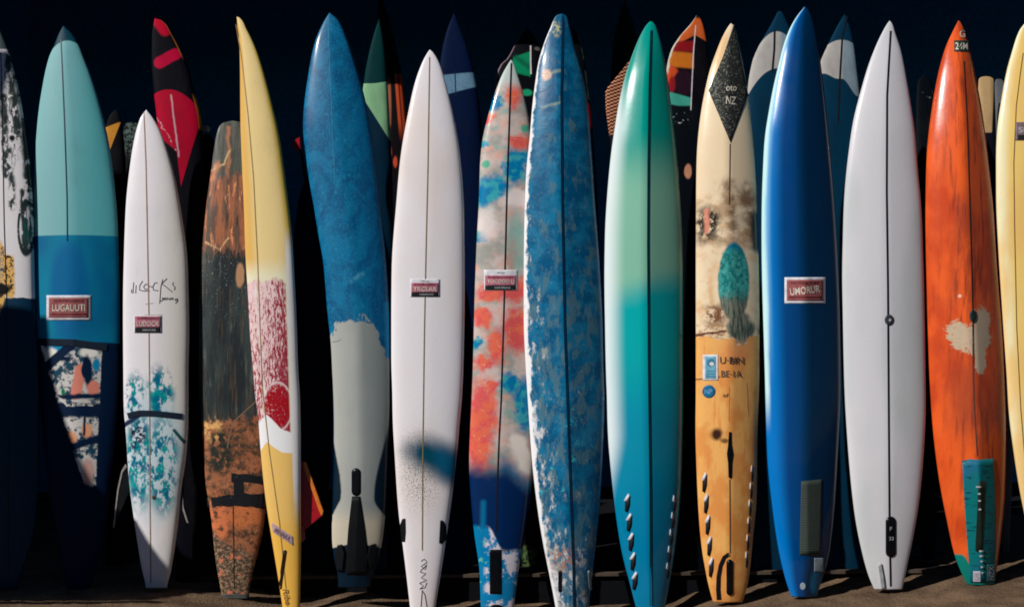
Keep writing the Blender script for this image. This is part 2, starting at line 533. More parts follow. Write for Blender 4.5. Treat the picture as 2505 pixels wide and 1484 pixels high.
def sticker_boxed(b, x0, y0, x1, y1, word, small, ang=0):
    """white bordered red label with big letters"""
    st = b.rect('sticker', x0, y0, x1, y1, white_vinyl, 0.0018)
    W, H = x1 - x0, y1 - y0
    b.rect('sticker_panel', x0 + .055 * W, y0 + .10 * H, x1 - .055 * W, y1 - .10 * H, red_vinyl, 0.0028, st)
    b.rect('sticker_stripe', x0 + .09 * W, y0 + .73 * H, x1 - .1 * W, y0 + .80 * H, maroon_vinyl, 0.0034, st)
    b.text(word, (x0 + x1) / 2, y0 + .50 * H, H * .28, W * .74, cream_print, 0.0042, st, ang)
    b.text(small, (x0 + x1) / 2, y0 + .22 * H, H * .10, W * .68, maroon_vinyl, 0.0040, st)
    return st
def sticker_two(b, x0, y0, x1, y1, word, small, low, white_top=0.0, skew=0.0):
    """red label over a black band, some on a white backing"""
    W, H = x1 - x0, y1 - y0
    st = b.rect('sticker', x0, y0, x1, y1, white_vinyl, 0.0018, skew=skew)
    ya = y0 + white_top * H
    h = y1 - ya
    b.rect('sticker_panel', x0 + .03 * W, ya + .03 * h, x1 - .04 * W, ya + .68 * h, pink_vinyl, 0.0028, st, skew)
    b.rect('sticker_band', x0 + .03 * W, ya + .69 * h, x1 - .05 * W, ya + .97 * h, black_vinyl, 0.0028, st, skew)
    b.text(word, x0 + .5 * W, ya + .46 * h + skew * .5, h * .30, W * .80, cream_print, 0.0042, st)
    b.text(small, x0 + .5 * W, ya + .15 * h + skew * .5, h * .11, W * .74, maroon_vinyl, 0.0040, st)
    b.text(low, x0 + .55 * W, ya + .83 * h + skew * .5, h * .13, W * .46, grey_print, 0.0040, st)
    if white_top: b.text('~', x0 + .5 * W, y0 + white_top * H * .55, H * .06, W * .22, grey_print, 0.0040, st)
    return st

# ================================================================= FRONT ROW
# --- 1: white board with ink drawings, cut by the left edge
b = Board((-12, 62), [(-30, 119), (-42, 160), (-58, 214), (-66, 284), (-72, 434), (-74, 700), (-70, 900), (-58, 1150), (-30, 1380), (-15, 1440)],
          [(13, 119), (25, 160), (40, 214), (53, 284), (63, 351), (74, 434), (79, 500), (83, 620), (86, 740), (92, 850), (96, 1000), (95, 1150), (86, 1280), (60, 1380), (40, 1440)],
          (12, 1440), Y=-0.07, label='white surfboard covered in black and green ink drawings, cut by the photo edge')
P = b.paint('ink_drawn_white')
col = P.mix(C(212, 204, 205), C(228, 220, 222), P.noise(120, 2))
inkm = P.ss(P.noise(26, 7, 0.75, ax=0.7, ay=2.2, dist=1.5), 0.47, 0.52)
reg = P.mx(P.seg(15, 130, 45, 330, 9, 5, 20), P.seg(8, 240, 20, 440, 9, 4, 20), P.seg(60, 300, 72, 480, 9, 5, 14), P.seg(28, 380, 36, 520, 7, 5, 14),
           P.seg(62, 480, 66, 620, 8, 3, 10), P.seg(36, 170, 62, 280, 5, 4, 10))
col = P.over(col, (C(40, 52, 50), reg * P.ss(P.noise(14, 5, 0.7, ay=2), 0.40, 0.47)), (C(30, 44, 44), P.ell(30, 260, 34, 150, .3, 20) * P.ss(P.noise(11, 7, .8, ax=.7, ay=1.8, dist=1), .52, .56)), (C(20, 75, 72), P.ell(74, 560, 12, 70, .2, 10) * inkm),
             (C(14, 16, 18), P.ell(32, 348, 7, 7, .3, 6) + P.ell(15, 300, 4, 12, .3, 4)))
loop = P.m('ABSOLUTE', P.m('SQRT', ((P.x - 68) / 18.0) * ((P.x - 68) / 18.0) + ((P.y - 570) / 62.0) * ((P.y - 570) / 62.0)) - 1.0)
col = P.over(col, (C(30, 45, 45), P.ss(loop, .22, .08) * P.ss(P.noise(12, 4), .3, .45)))
tan = P.mx(P.ell(0, 690, 22, 90, .1, 8), P.seg(28, 650, 30, 730, 12, 4, 16))
col = P.over(col, (C(0, 42, 66), P.ss(P.y + (P.noise(14, 4) - .5) * 10, 741, 744)))  # shade of the lower half put into the colour as navy
col = P.over(col, (C(225, 170, 95), tan), (C(35, 28, 20), tan * P.ss(P.noise(10, 5, .7), .52, .56)), (C(150, 145, 140), P.ell(0, 665, 15, 50, .1, 3) * P.ss(P.m('SINE', P.y * 0.8), .0, .3)),
             (C(12, 14, 14), P.ell(8, 722, 24, 14, .2, 6)), (C(45, 60, 62), P.ss(P.y, 119 + 3, 119 - 3)))
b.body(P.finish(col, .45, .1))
b.stringer([(2, 130), (6, 300), (10, 540), (16, 720), (20, 1000), (20, 1400)], 2.4, dark_line)

# --- 2: teal two tone
b = Board((147, 56), [(136, 77), (124, 110), (114, 134), (100, 200), (89, 284), (84, 367), (80, 496), (80, 620), (82, 740), (86, 830), (95, 950), (108, 1100), (128, 1250), (150, 1380), (162, 1440)],
          [(165, 73), (180, 94), (200, 140), (220, 190), (247, 277), (267, 361), (277, 434), (284, 496), (290, 600), (293, 740), (292, 900), (288, 1000), (280, 1100), (262, 1250), (236, 1380), (216, 1440)],
          (188, 1440), Y=-0.04, n=2.2, vee=0.12, label='pale teal and deep blue surfboard with boxed red label and collage print below')
P = b.paint('teal_two_tone')
col = P.mix(C(118, 166, 168), C(82, 162, 166), P.ss(P.x, 120, 250))
arch = P.y - (P.x - 160) * (P.x - 160) * 0.014
col = P.over(col, (C(0, 52, 68), P.ss(arch, 99, 95)))  # dark tip: shade of the eave put into the colour
deep = P.mix(C(0, 116, 146), C(0, 90, 130), P.ss(P.noise(110, 2, ay=2), .35, .65))
deep = P.over(deep, (C(0, 88, 140), P.ell(178, 720, 48, 115, .25) * .8))
col = P.over(col, (deep, P.ss(P.y, 589, 592)))
navy = C(0, 24, 52)
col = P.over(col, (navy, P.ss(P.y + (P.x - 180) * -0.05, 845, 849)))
coll = P.mix(C(190, 186, 180), C(20, 60, 80), P.ss(P.noise(26, 7, .75), .48, .54))
coll = P.over(coll, (C(205, 125, 105), P.seg(205, 915, 195, 975, 13, 3, 10) + P.ell(235, 960, 16, 18, .2, 12)), (C(10, 120, 160), P.ell(150, 866, 30, 10, .3, 12) + P.ell(242, 905, 8, 16, .3, 6)),
              (C(225, 215, 205), P.ell(135, 880, 16, 14, .3, 20) + P.ell(225, 875, 22, 12, .3, 14)), (C(0, 110, 70), P.ell(163, 970, 5, 8, .3, 3)), (C(215, 150, 110), P.ell(220, 1062, 12, 16, .3, 8) + P.ell(184, 1085, 14, 20, .3, 8)), (C(190, 150, 140), P.ell(222, 1160, 14, 30, .3, 8)))
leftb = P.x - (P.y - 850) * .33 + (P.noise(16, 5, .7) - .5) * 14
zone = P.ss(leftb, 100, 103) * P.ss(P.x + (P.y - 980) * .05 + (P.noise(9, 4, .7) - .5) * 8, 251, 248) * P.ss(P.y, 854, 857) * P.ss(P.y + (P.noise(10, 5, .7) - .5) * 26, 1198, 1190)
bars = P.mx(P.seg(112, 916, 186, 856, 11, 2, 5), P.seg(120, 984, 262, 978, 6, 3, 12), P.seg(120, 1012, 262, 1016, 17, 4, 12), P.seg(150, 1112, 256, 1080, 9, 3, 12), P.seg(216, 1026, 213, 1072, 3, 2, 8), P.ell(220, 918, 11, 36, .2, 14), P.ell(165, 890, 24, 6, .4, 20))
col = P.over(col, (coll, zone * (1.0 - P.m('MINIMUM', bars, 1.0))), (C(190, 190, 185), P.mx(P.seg(146, 980, 172, 1002, 3, 1.5, 8), P.seg(172, 1002, 236, 1000, 3, 1.5, 10)) * P.ss(P.noise(6, 4, .7), .42, .52)))
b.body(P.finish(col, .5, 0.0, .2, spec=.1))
b.stringer([(149, 97), (152, 160), (158, 300), (164, 480), (165, 590)], 3.2, blue_line)
sticker_boxed(b, 114, 722, 223, 783, 'LUGAUUTI', 'SURFBOARDS', 0)
b.ribbon('cross_band', [[(96, 836), (180, 838), (262, 850)]], 18, plain('dull_navy', (0.008, 0.018, 0.036, 1), .8), 0.003)  # raised navy band across the board

# --- 3: short white board with teal blotches
b = Board((351, 263), [(337, 284), (321, 351), (311, 434), (306, 496), (303, 600), (301, 740), (302, 900), (303, 1000), (308, 1053), (315, 1168), (327, 1266), (336, 1332), (346, 1395), (354, 1436)],
          [(366, 281), (384, 311), (401, 354), (424, 428), (438, 496), (449, 563), (458, 633), (461, 717), (463, 817), (461, 917), (461, 1000), (456, 1112), (449, 1161), (435, 1280), (416, 1399), (407, 1436)],
          (381, 1437), Y=-0.09, n=2.6, vee=0.03, label='shortest white surfboard with black handwriting and teal blotches near its tail')
P = b.paint('white_teal_blotch')
col = P.mix(C(222, 212, 214), C(205, 200, 190), P.ss(P.x, 360, 450))
blot = P.ss(P.noise(30, 7, .72, ax=.7, ay=1.3), .455, .52)
cols_ = P.mx(P.ell(335, 985, 26, 60, .35, 24), P.ell(395, 970, 32, 62, .35, 24), P.ell(345, 1130, 34, 115, .3, 20), P.ell(402, 1140, 36, 115, .3, 20))
teal = P.mix(C(0, 96, 125), C(0, 140, 140), P.ss(P.noise(20, 4), .4, .6))
col = P.over(col, (C(150, 185, 195), P.ell(380, 1110, 72, 160, .3, 30) * .55), (teal, cols_ * blot), (C(18, 35, 60), P.ell(342, 1075, 22, 36, .3, 22) * P.ss(P.noise(10, 5, .7), .45, .55)),
             (C(18, 40, 70), P.seg(300, 1052, 350, 1022, 6, 3, 6)), (C(20, 70, 70), P.seg(430, 1060, 452, 1088, 4, 2, 4)))
b.body(P.finish(col, .3, .5, grime=.15))
b.stringer([(352, 275), (357, 400), (361, 600), (364, 760), (366, 1000), (367, 1250), (369, 1425)], 3.0, plain('pinkish_wood_strip', (.40, .27, .19, 1), .4))
def zz(*p): return [(306.6 + x * .10113, 671.9 + y * .10113) for x, y in p]
b.ribbon('lettering', [zz((150, 350), (150, 430), (185, 440), (200, 190), (215, 200)), zz((262, 250), (250, 450)), zz((420, 150), (350, 260), (345, 370), (450, 395), (590, 390)),
                       zz((500, 220), (440, 290), (480, 360), (560, 340), (580, 270), (500, 220)), zz((600, 280), (660, 300)), zz((780, 200), (720, 190), (670, 280), (680, 370), (800, 385)),
                       zz((905, 110), (860, 290), (850, 420), (830, 700)), zz((1010, 90), (880, 220), (960, 270), (1140, 420)), zz((1160, 180), (1145, 240), (1205, 300), (1185, 370)),
                       zz((840, 640), (900, 620), (920, 560), (880, 570)), zz((940, 560), (930, 600), (975, 600), (970, 555), (940, 560)), zz((1000, 610), (1010, 550), (1040, 590)), zz((1065, 560), (1060, 600), (1100, 600), (1105, 550)), zz((1130, 600), (1140, 550), (1170, 600)),
                       zz((1230, 570), (1205, 620), (1270, 610), (1260, 570), (1265, 640), (1210, 690))], 2.0, ink, .0008)
b.ribbon('pen_line', [zz((490, 712), (680, 680))], 1.6, grey_print, .0008)
b.ribbon('pen_line', [zz((470, 970), (900, 972))], 1.6, grey_print, .0008)
sticker_two(b, 328, 772, 396, 814, 'LUDOCX', 'SURFBOARDS', 'HAWAII')
dull_navy_mat = _plain['dull_navy']
b.ribbon('cross_band', [[(303, 1019), (340, 1010), (380, 1011), (446, 1018)]], lambda t: 15, dull_navy_mat, .003)  # slightly bowed dark navy band from rail to rail
b.disc('leash_plug', 376, 1216, 4, 5, plain('brown_plug', (.09, .06, .04, 1), .5))
fin_grey = plain('smoked_fin', (0.008, .009, .010, 1), .4)
f = b.plate('fin', [(312, 1135), (300, 1150), (289, 1200), (278, 1288), (281, 1290), (296, 1250), (318, 1200)], fin_grey, -.004, .006)
b.plate('fin_edge', [(308, 1133), (298, 1150), (288, 1195), (277, 1290), (280, 1290), (291, 1200), (301, 1154), (312, 1140)], plain('pale_fin_edge', (.35, .31, .28, 1), .4), -.007, -.0045, f)
f = b.plate('fin', [(442, 1150), (449, 1160), (450, 1230), (461, 1277), (452, 1262), (436, 1215)], fin_grey, -.004, .006)
b.plate('fin_edge', [(448, 1215), (450, 1240), (462, 1279), (457, 1276), (447, 1245)], plain('pale_fin_edge', (0, 0, 0, 1)), -.007, -.0045, f)

# --- 4: worn brown painted board, blunt nose
b = Board((563, 290), [(540, 296), (530, 307), (523, 334), (513, 418), (503, 494), (498, 549), (492, 633), (487, 750), (486, 850), (488, 978), (493, 1035), (502, 1175), (516, 1262), (526, 1367), (538, 1440), (541, 1458)],
          [(590, 295), (604, 310), (618, 380), (632, 494), (642, 633), (650, 750), (655, 850), (658, 978), (658, 1100), (653, 1220), (645, 1287), (631, 1350), (617, 1402), (608, 1458)],
          (574, 1459), Y=-0.03, n=2.5, lean=4.6, label='weathered brown and charcoal surfboard with peeling rusty artwork and a blunt nose')
P = b.paint('weathered_rust_art')
streak = P.noise(30, 6, .65, ax=.45, ay=4)
top = P.mix(C(92, 92, 84), C(58, 66, 58), P.ss(streak, .4, .62))
top = P.over(top, (C(40, 44, 40), P.ss(P.noise(12, 7, .75, ax=.4, ay=6), .52, .62) * .7), (C(200, 130, 90), P.seg(500, 480, 530, 400, 7, 5, 30) + P.seg(555, 310, 560, 600, 4, 4, 18) * .6), (C(190, 165, 120), P.seg(512, 420, 545, 405, 2, 1.5, 14) + P.seg(545, 405, 560, 370, 2, 1.5, 10)))
mid = P.mix(C(158, 98, 68), C(88, 72, 60), P.ss(streak, .42, .6))
mid = P.over(mid, (C(48, 44, 38), P.ss(P.noise(14, 7, .75, ax=.4, ay=4), .54, .62) * .8), (C(215, 140, 95), P.ss(P.noise(24, 5, .7, ax=.5, ay=3), .58, .66)), (C(200, 160, 115), P.seg(505, 600, 540, 620, 2, 1.5, 22) + P.seg(540, 620, 560, 590, 2, 1.5, 12)))
drk = P.mix(C(54, 64, 62), C(36, 42, 44), P.ss(P.noise(60, 4, ax=.5, ay=3), .4, .6))
drk = P.over(drk, (C(92, 74, 56), P.ss(P.noise(26, 7, .7, ax=.35, ay=6), .54, .64) * .6), (C(26, 30, 30), P.ss(P.noise(12, 6, .7, ax=.4, ay=8), .54, .62) * .6), (C(150, 155, 150), P.ss(P.noise(5, 3, .6), .64, .70) * P.ss(P.y, 900, 620)), (C(90, 98, 92), P.ss(streak, .56, .66) * .6))
low = P.mix(C(156, 98, 66), C(72, 54, 42), P.ss(P.noise(30, 8, .75), .44, .58))
low = P.over(low, (C(215, 175, 130), P.ss(P.noise(14, 7, .8, ax=.6, ay=1.8), .60, .66) * .8), (C(45, 46, 38), P.ss(P.noise(12, 6, .8, ax=.6, ay=2), .58, .66) * .8))
low = P.over(low, (C(225, 165, 100), P.ell(525, 1045, 26, 40, .3, 40) * P.ss(P.noise(16, 5, .7), .42, .55)), (C(35, 42, 36), P.ell(545, 1110, 34, 50, .3, 40) * P.ss(P.noise(22, 5, .7), .42, .52)),
             (C(190, 108, 62), P.ell(600, 1265, 44, 30, .25, 24) * P.ss(P.noise(12, 6, .75), .38, .5)), (C(200, 112, 70), P.ell(535, 1275, 26, 60, .3, 30) * P.ss(P.noise(20, 5), .4, .52)), (C(130, 80, 50), P.ell(600, 1080, 40, 60, .3, 10) * P.ss(P.m('SINE', P.y * .35 + P.noise(20) * 8), -.2, .5) * .5))
tail = P.mix(C(66, 56, 46), C(160, 128, 100), P.ss(P.noise(8, 7, .8), .46, .60))
tail = P.over(tail, (C(200, 110, 80), P.ss(P.noise(14, 4), .58, .66)))
wob = (P.noise(40, 4) - .5) * 60
col = P.over(top, (mid, P.ss(P.y + wob * 1.6 + (P.noise(14, 6, .75, ax=.4, ay=3) - .5) * 120, 410, 440)), (drk, P.ss(P.y + wob + (P.noise(12, 6, .75, ax=.4, ay=3) - .5) * 130, 605, 635)), (low, P.ss(P.y + (P.noise(26, 6, .7, ax=.6, ay=1.6) - .5) * 110, 1024, 1038)), (tail, P.ss(P.y + wob + (P.x - 570) * -.6, 1318, 1345)),
             (C(176, 132, 98), P.ell(590, 682, 10, 30, .2, 8)), (C(120, 95, 75), P.seg(560, 1100, 572, 1040, 1.5, 1, 4) + P.seg(572, 1040, 640, 980, 1.5, 1, 4)))
b.body(P.finish(col, .5, .15, .3, bump=.3))
b.stringer([(570, 1210), (571, 1300), (573, 1440)], 2.4, plain('dark_brown_strip', (.05, .035, .025, 1), .5))
P = b.paint('speckled_black')
black_band = P.finish(P.mix((.012, .013, .016, 1), (.25, .24, .22, 1), P.ss(P.noise(7, 4, .7), .66, .72)), .5, .1, grime=0, bump=.4)
b.ribbon('black_band', [[(507, 1229), (545, 1224), (600, 1222), (656, 1226)]], lambda t: 22 + 16 * t + 4 * math.sin(t * 23), black_band, .002)  # uneven raised black bands over the rusty artwork
b.ribbon('black_band', [[(566, 1167), (600, 1168), (657, 1176)]], lambda t: 20 + 4 * math.sin(t * 17 + 1), black_band, .002)
b.ribbon('black_band', [[(583, 1172), (585, 1222)]], 26, black_band, .0016)
b.rect('tail_cap', 541, 1452, 608, 1462, plain('grey_tail_cap', (.09, .10, .09, 1), .6), .004)

# --- 5: yellow board turned on its edge
b = Board((574, 34), [(576, 60), (580, 84), (583, 167), (585, 301), (590, 418), (594, 496), (599, 633), (605, 717), (610, 817), (619, 917), (623, 978), (626, 983), (635, 1088), (647, 1210), (663, 1315), (680, 1420), (692, 1500), (698, 1532)],
          [(580, 36), (600, 67), (624, 117), (644, 177), (664, 251), (684, 337), (700, 451), (706, 496), (716, 583), (722, 683), (727, 783), (731, 917), (735, 965), (737, 1140), (737, 1315), (734, 1455), (730, 1532)],
          (713, 1532), Y=-0.11, n=2.2, tilt=0.12, lean=5, label='slim yellow surfboard turned on edge with a dark red textured panel and red fin')
P = b.paint('yellow_red_panel')
yel = P.mix(C(228, 192, 132), C(208, 165, 88), P.ss(P.u, -.35, -.8))
yel = P.over(yel, (C(205, 175, 75), P.ss(P.u, .62, .9)))
col = P.over(yel, (C(238, 212, 180), P.ss(P.y, 640, 705)))
edge = (P.y - 580) * .052 + 706
onface = P.ss(P.x - (P.y - 593) * .034, 700, 695)
tex = P.mix(C(222, 188, 186), C(140, 40, 52), P.ss(P.noise(7, 5, .75, ax=.5, ay=2.2) + P.ss(P.y, 680, 1060) * .10 + P.ss(P.x - (P.y - 700) * .05, 640, 700) * .1, .535, .62))
tex = P.over(tex, (C(150, 8, 20), P.ell(682, 1008, 32, 52, .10) * P.ss(P.noise(6, 4, .7), .36, .48)), (C(228, 190, 190), P.ss(P.m('ABSOLUTE', P.m('SQRT', ((P.x - 682) / 36.0) * ((P.x - 682) / 36.0) + ((P.y - 1008) / 58.0) * ((P.y - 1008) / 58.0)) - 1.0), .07, .03) * .7), (C(235, 205, 205), P.seg(627, 720, 650, 980, 3, 3, 12) * P.ss(P.noise(10, 4, ax=.4, ay=4), .45, .55)))
vtop = P.y + P.mn(P.m('ABSOLUTE', P.x - 655), 24.0 + P.m('ABSOLUTE', P.x - 655) * .35) * -.95 + (P.noise(40, 4) - .5) * 10
col = P.over(col, (tex, P.ss(P.y + (P.noise(30, 4) - .5) * 50, 700, 712) * onface), (C(232, 226, 232), P.ss(vtop, 1025, 1029) * 1.0), (C(228, 176, 98), P.ss(vtop + (P.x - 655) * .3, 1092, 1096)))
col = P.over(col, (C(222, 168, 72), P.ss(P.y, 1250, 1330)), (C(214, 212, 208), P.ss(P.x - (P.y - 593) * .034, 697, 703) * P.ss(P.y, 560, 640) * P.ss(P.y, 1310, 1180)))
b.body(P.finish(col, .25, .7, .08))
b.stringer([(577, 60), (590, 134), (607, 284), (620, 434), (630, 633), (636, 800), (642, 950), (659, 1105), (684, 1280), (699, 1434), (708, 1520)], 2.6, plain('amber_wood_strip', (.36, .23, .08, 1), .4))
st = b.decal('sticker', [(664, 1276), (717, 1312), (718, 1334), (668, 1301)], plain('dusty_pink_vinyl', (.46, .32, .36, 1), .5), .001)
b.text('MIHARA', 691, 1306, 11, 44, plain('plum_print', (.16, .09, .11, 1), .5), .002, st, -33)
b.slot('fin_box', 691, 1392, 4.5, 48, plain('brown_black_slot', (.02, .008, .005, 1), .5), .0018, dx=-6)
b.text('Riba', 702, 1458, 15, 40, plain('brown_ink', (.20, .09, .02, 1), .5), .0012, None, -78, .3)
f = b.plate('fin', [(736, 1128), (744, 1128), (788, 1248), (786, 1262), (737, 1302), (728, 1280), (728, 1150)], red_plastic, .018, .032)
b.plate('fin_edge', [(743, 1128), (748, 1130), (791, 1250), (787, 1262), (782, 1256), (741, 1140)], orange_plastic, .012, .0175, f)
b.plate('fin_base', [(728, 1290), (741, 1286), (745, 1318), (739, 1326), (728, 1320)], plain('pink_plastic', (.45, .12, .12, 1), .4), .012, .034, f)

# --- 6: blue over grey, set back
b = Board((803, 24), [(791, 43), (767, 100), (751, 184), (741, 267), (739, 317), (746, 367), (754, 434), (766, 496), (777, 566), (791, 643), (801, 767), (809, 833), (813, 917), (816, 978), (817, 1050), (816, 1123), (814, 1200), (811, 1300), (814, 1350), (826, 1420)],
          [(824, 43), (847, 94), (871, 167), (891, 234), (904, 301), (914, 367), (924, 451), (931, 520), (941, 600), (948, 683), (952, 767), (953, 850), (953, 978), (951, 1060), (948, 1140), (943, 1250), (938, 1300), (928, 1360), (905, 1430)],
          (868, 1436), Y=-0.05, n=2.3, vee=.14, label='mottled blue surfboard fading to bare grey with a black wedge at its tail')
P = b.paint('mottled_blue_on_grey')
blue = P.mix(C(0, 100, 142), C(0, 76, 118), P.ss(P.noise(45, 6, .6, ay=1.6, dist=1.2), .38, .62))
blue = P.over(blue, (C(50, 145, 172), P.ss(P.m('ABSOLUTE', P.noise(24, 5, .7, ax=.8, dist=2.5) - .5), .018, .004) * .5), (C(40, 135, 165), P.ss(P.noise(16, 6, .7, ax=.8, dist=2), .58, .64) * .5), (C(0, 62, 112), P.ss(P.x - (P.y - 300) * .06, 850, 905) * .4))
grey = P.mix(C(158, 160, 154), C(124, 132, 130), P.ss(P.x + (P.noise(50, 4, ay=4) - .5) * 80, 820, 940))
rag = P.y + (P.noise(34, 5, .6) - .5) * 110 + (P.noise(7, 3, .7, ax=.5, ay=3) - .5) * 40 + P.ss(P.x, 900, 950) * -70 + P.ss(P.x, 850, 810) * -20
col = P.over(blue, (grey, P.ss(rag, 796, 804)), (C(70, 140, 165), P.seg(866, 702, 890, 684, 5, 4, 14) * P.ss(P.noise(10, 5, .7), .40, .55) * .7), (C(0, 118, 165), P.seg(948, 760, 952, 880, 9, 3, 8)),
             (C(70, 74, 74), P.seg(815, 850, 835, 845, .8, .7, 14)))
tail_shade = C(0, 24, 40)  # shadows of neighbouring boards painted into the tail
def bump_(c, sa, sb):
    q = P.mx((c - P.y) / sa, (P.y - c) / sb)
    return P.m('POWER', 2.718, -(q * q))
sc_ = P.mx(P.ss(P.x - (804 + 33 * bump_(1214, 130, 48)) + (P.noise(10, 3) - .5) * 4, 2.5, -2.5) * P.ss(P.y, 1000, 1080), P.ss(P.x - (958 - 42 * bump_(1224, 140, 46)), -3, 3) * P.ss(P.y, 1000, 1100))
col = P.over(col, (tail_shade, sc_), (C(188, 178, 155), P.ss(P.y, 1235, 1290) * .8 * (1.0 - P.m('MINIMUM', sc_, 1.0))), (tail_shade, P.ss(P.y + P.m('ABSOLUTE', P.x - 873) * -.25, 1326, 1330)))
b.body(P.finish(col, .42, .3, .2))
b.stringer([(803, 40), (805, 120), (812, 280), (820, 450)], 2.0, plain('blue_ridge_strip', (.03, .25, .38, 1), .4))
b.slot('fin_box', 871, 1178, 11, 34, black_plastic)
b.decal('tail_wedge', [(861, 1213), (881, 1213), (893, 1290), (902, 1370), (898, 1405), (848, 1405), (846, 1370), (852, 1290)], black, .002)
b.decal('fin', [(826, 1332), (836, 1330), (843, 1350), (838, 1395), (826, 1395), (820, 1360)], black, .012)
b.decal('fin', [(905, 1332), (918, 1328), (926, 1350), (922, 1392), (908, 1395), (899, 1360)], black, .012)

# --- 7: clean white board with a soft teal smudge
b = Board((1050, 115), [(1045, 122), (1033, 144), (1013, 200), (997, 274), (983, 351), (975, 418), (969, 496), (963, 566), (958, 650), (957, 783), (957, 884), (960, 978), (960, 1000), (966, 1123), (974, 1245), (987, 1350), (1001, 1472), (1005, 1512)],
          [(1056, 120), (1074, 150), (1094, 217), (1110, 284), (1124, 367), (1132, 451), (1135, 510), (1136, 583), (1137, 717), (1135, 850), (1130, 978), (1126, 1018), (1116, 1140), (1102, 1245), (1084, 1367), (1067, 1472), (1061, 1512)],
          (1033, 1512), Y=-0.08, n=2.6, vee=.05, label='clean white surfboard with a soft teal smudge above its tail')
P = b.paint('white_teal_smudge')
col = P.mix(C(226, 212, 214), C(214, 204, 200), P.ss(P.noise(160, 2, ay=3), .4, .6))
sp = P.seg(1040, 1118, 1152, 1172, 38, 30, 8)
sp = P.mx(sp, P.seg(1014, 1112, 1060, 1125, 26, 28, 8) * .85)
halo = P.ell(1028, 1160, 56, 100, .7)
col = P.over(col, (C(205, 188, 174), halo * .45), (C(46, 40, 40), halo * P.ss(P.noise(3, 3, .6) + halo * .10, .58, .72) * .75), (C(0, 60, 78), sp), (C(0, 78, 110), sp * P.ss(P.x, 1040, 1090)))
b.body(P.finish(col, .25, .7, .1, grime=.05))
b.stringer([(1051, 140), (1050, 200), (1047, 400), (1042, 616), (1038, 817), (1034, 1120), (1033, 1345)], 3.0, wood_line)
sticker_two(b, 1004, 683, 1076, 726, 'TRCLAR', 'SURFBOARDS', 'HAWAII', .18)
b.decal('fin_base', [(978, 1284), (984, 1268), (991, 1267), (992, 1300), (990, 1324), (982, 1324)], black, .003)
b.decal('fin_base', [(1077, 1272), (1083, 1272), (1092, 1285), (1093, 1318), (1083, 1329), (1074, 1327)], black, .003)
b.ribbon('lettering', [[(1030, 1372), (1038, 1366), (1045, 1374), (1030, 1384), (1040, 1392), (1044, 1380), (1030, 1394), (1028, 1398), (1042, 1402), (1030, 1412), (1044, 1418), (1030, 1424), (1026, 1425), (1036, 1432), (1026, 1440), (1040, 1436), (1044, 1424)]], 2.2, plain('grey_ink', (.10, .09, .09, 1), .5), .0008)
b.ribbon('pen_line', [[(1030, 1484), (1033, 1442), (1040, 1455), (1046, 1490)]], 2.4, ink, .0008)

# --- 8: floral camouflage
b = Board((1250, 140), [(1246, 146), (1227, 180), (1207, 234), (1190, 294), (1179, 341), (1174, 394), (1171, 496), (1167, 566), (1162, 683), (1158, 783), (1154, 917), (1151, 978), (1149, 1035), (1147, 1140), (1151, 1210), (1161, 1315), (1172, 1385), (1176, 1484), (1177, 1502)],
          [(1254, 145), (1267, 180), (1281, 227), (1294, 284), (1302, 341), (1309, 420), (1313, 520), (1315, 650), (1315, 800), (1314, 950), (1311, 1080), (1301, 1193), (1287, 1280), (1270, 1385), (1257, 1484), (1254, 1502)],
          (1215, 1502), Y=-0.04, n=2.4, vee=.10, lean=4.8, label='multicoloured surfboard with a coral, teal and cream floral camouflage pattern')
P = b.paint('floral_camouflage')
base = P.mix(C(188, 172, 164), C(146, 146, 138), P.ss(P.noise(60, 4), .40, .6))
base = P.over(base, (C(120, 160, 150), P.ss(P.noise(44, 4), .52, .64) * .7), (C(205, 150, 132), P.ss(P.noise(40, 4), .50, .66) * .75))
blu = P.mix(C(0, 112, 158), C(50, 150, 160), P.ss(P.noise(18, 4), .45, .6))
bl = [(1205, 250, 20, 22), (1275, 390, 28, 24), (1258, 425, 24, 32), (1205, 470, 38, 26), (1180, 495, 26, 20), (1168, 590, 22, 12), (1300, 830, 22, 30), (1250, 950, 26, 22), (1290, 1000, 28, 60), (1165, 850, 12, 12), (1178, 360, 12, 10)]
rd = [(1258, 230, 16, 34), (1192, 292, 14, 12), (1275, 355, 24, 18), (1180, 790, 20, 24), (1205, 730, 30, 22), (1258, 720, 32, 30), (1268, 820, 30, 50), (1215, 860, 18, 40), (1185, 900, 18, 18), (1180, 1020, 30, 70), (1170, 1090, 26, 70), (1200, 960, 14, 20), (1250, 640, 8, 40)]
redc = P.mix(C(225, 92, 62), C(205, 70, 70), P.ss(P.noise(22, 4), .42, .58))
redc = P.over(redc, (C(235, 160, 130), P.ss(P.noise(9, 4, .7), .60, .66) * .7))
fb = P.mx(*[P.ell(x, y, rx * 1.15, ry * 1.15, .34, 44, 18) for x, y, rx, ry in bl])
fr = P.mx(*[P.ell(x, y, rx * 1.25, ry * 1.12, .40, 44, 15) for x, y, rx, ry in rd])
col = P.over(base, (blu, fb), (redc, fr * .92), (C(70, 160, 130), P.ell(1188, 410, 10, 10, .4, 8) + P.ell(1285, 320, 10, 10, .4, 8)), (C(216, 204, 200), P.ell(1275, 495, 40, 24, .3, 40) * .8 + P.ell(1190, 560, 26, 40, .5, 40) * .8),
             (C(120, 165, 155), P.ell(1262, 610, 26, 80, .4, 20) * .7), (C(215, 205, 195), P.seg(1265, 1090, 1290, 1150, 20, 8, 24) * P.ss(P.y, 1060, 1080)))
col = P.over(col, (C(175, 185, 180), P.ss(P.y, 230, 190)))
low = P.mix(C(0, 115, 165), C(195, 190, 198), P.ss(P.noise(36, 6, .68), .48, .56))
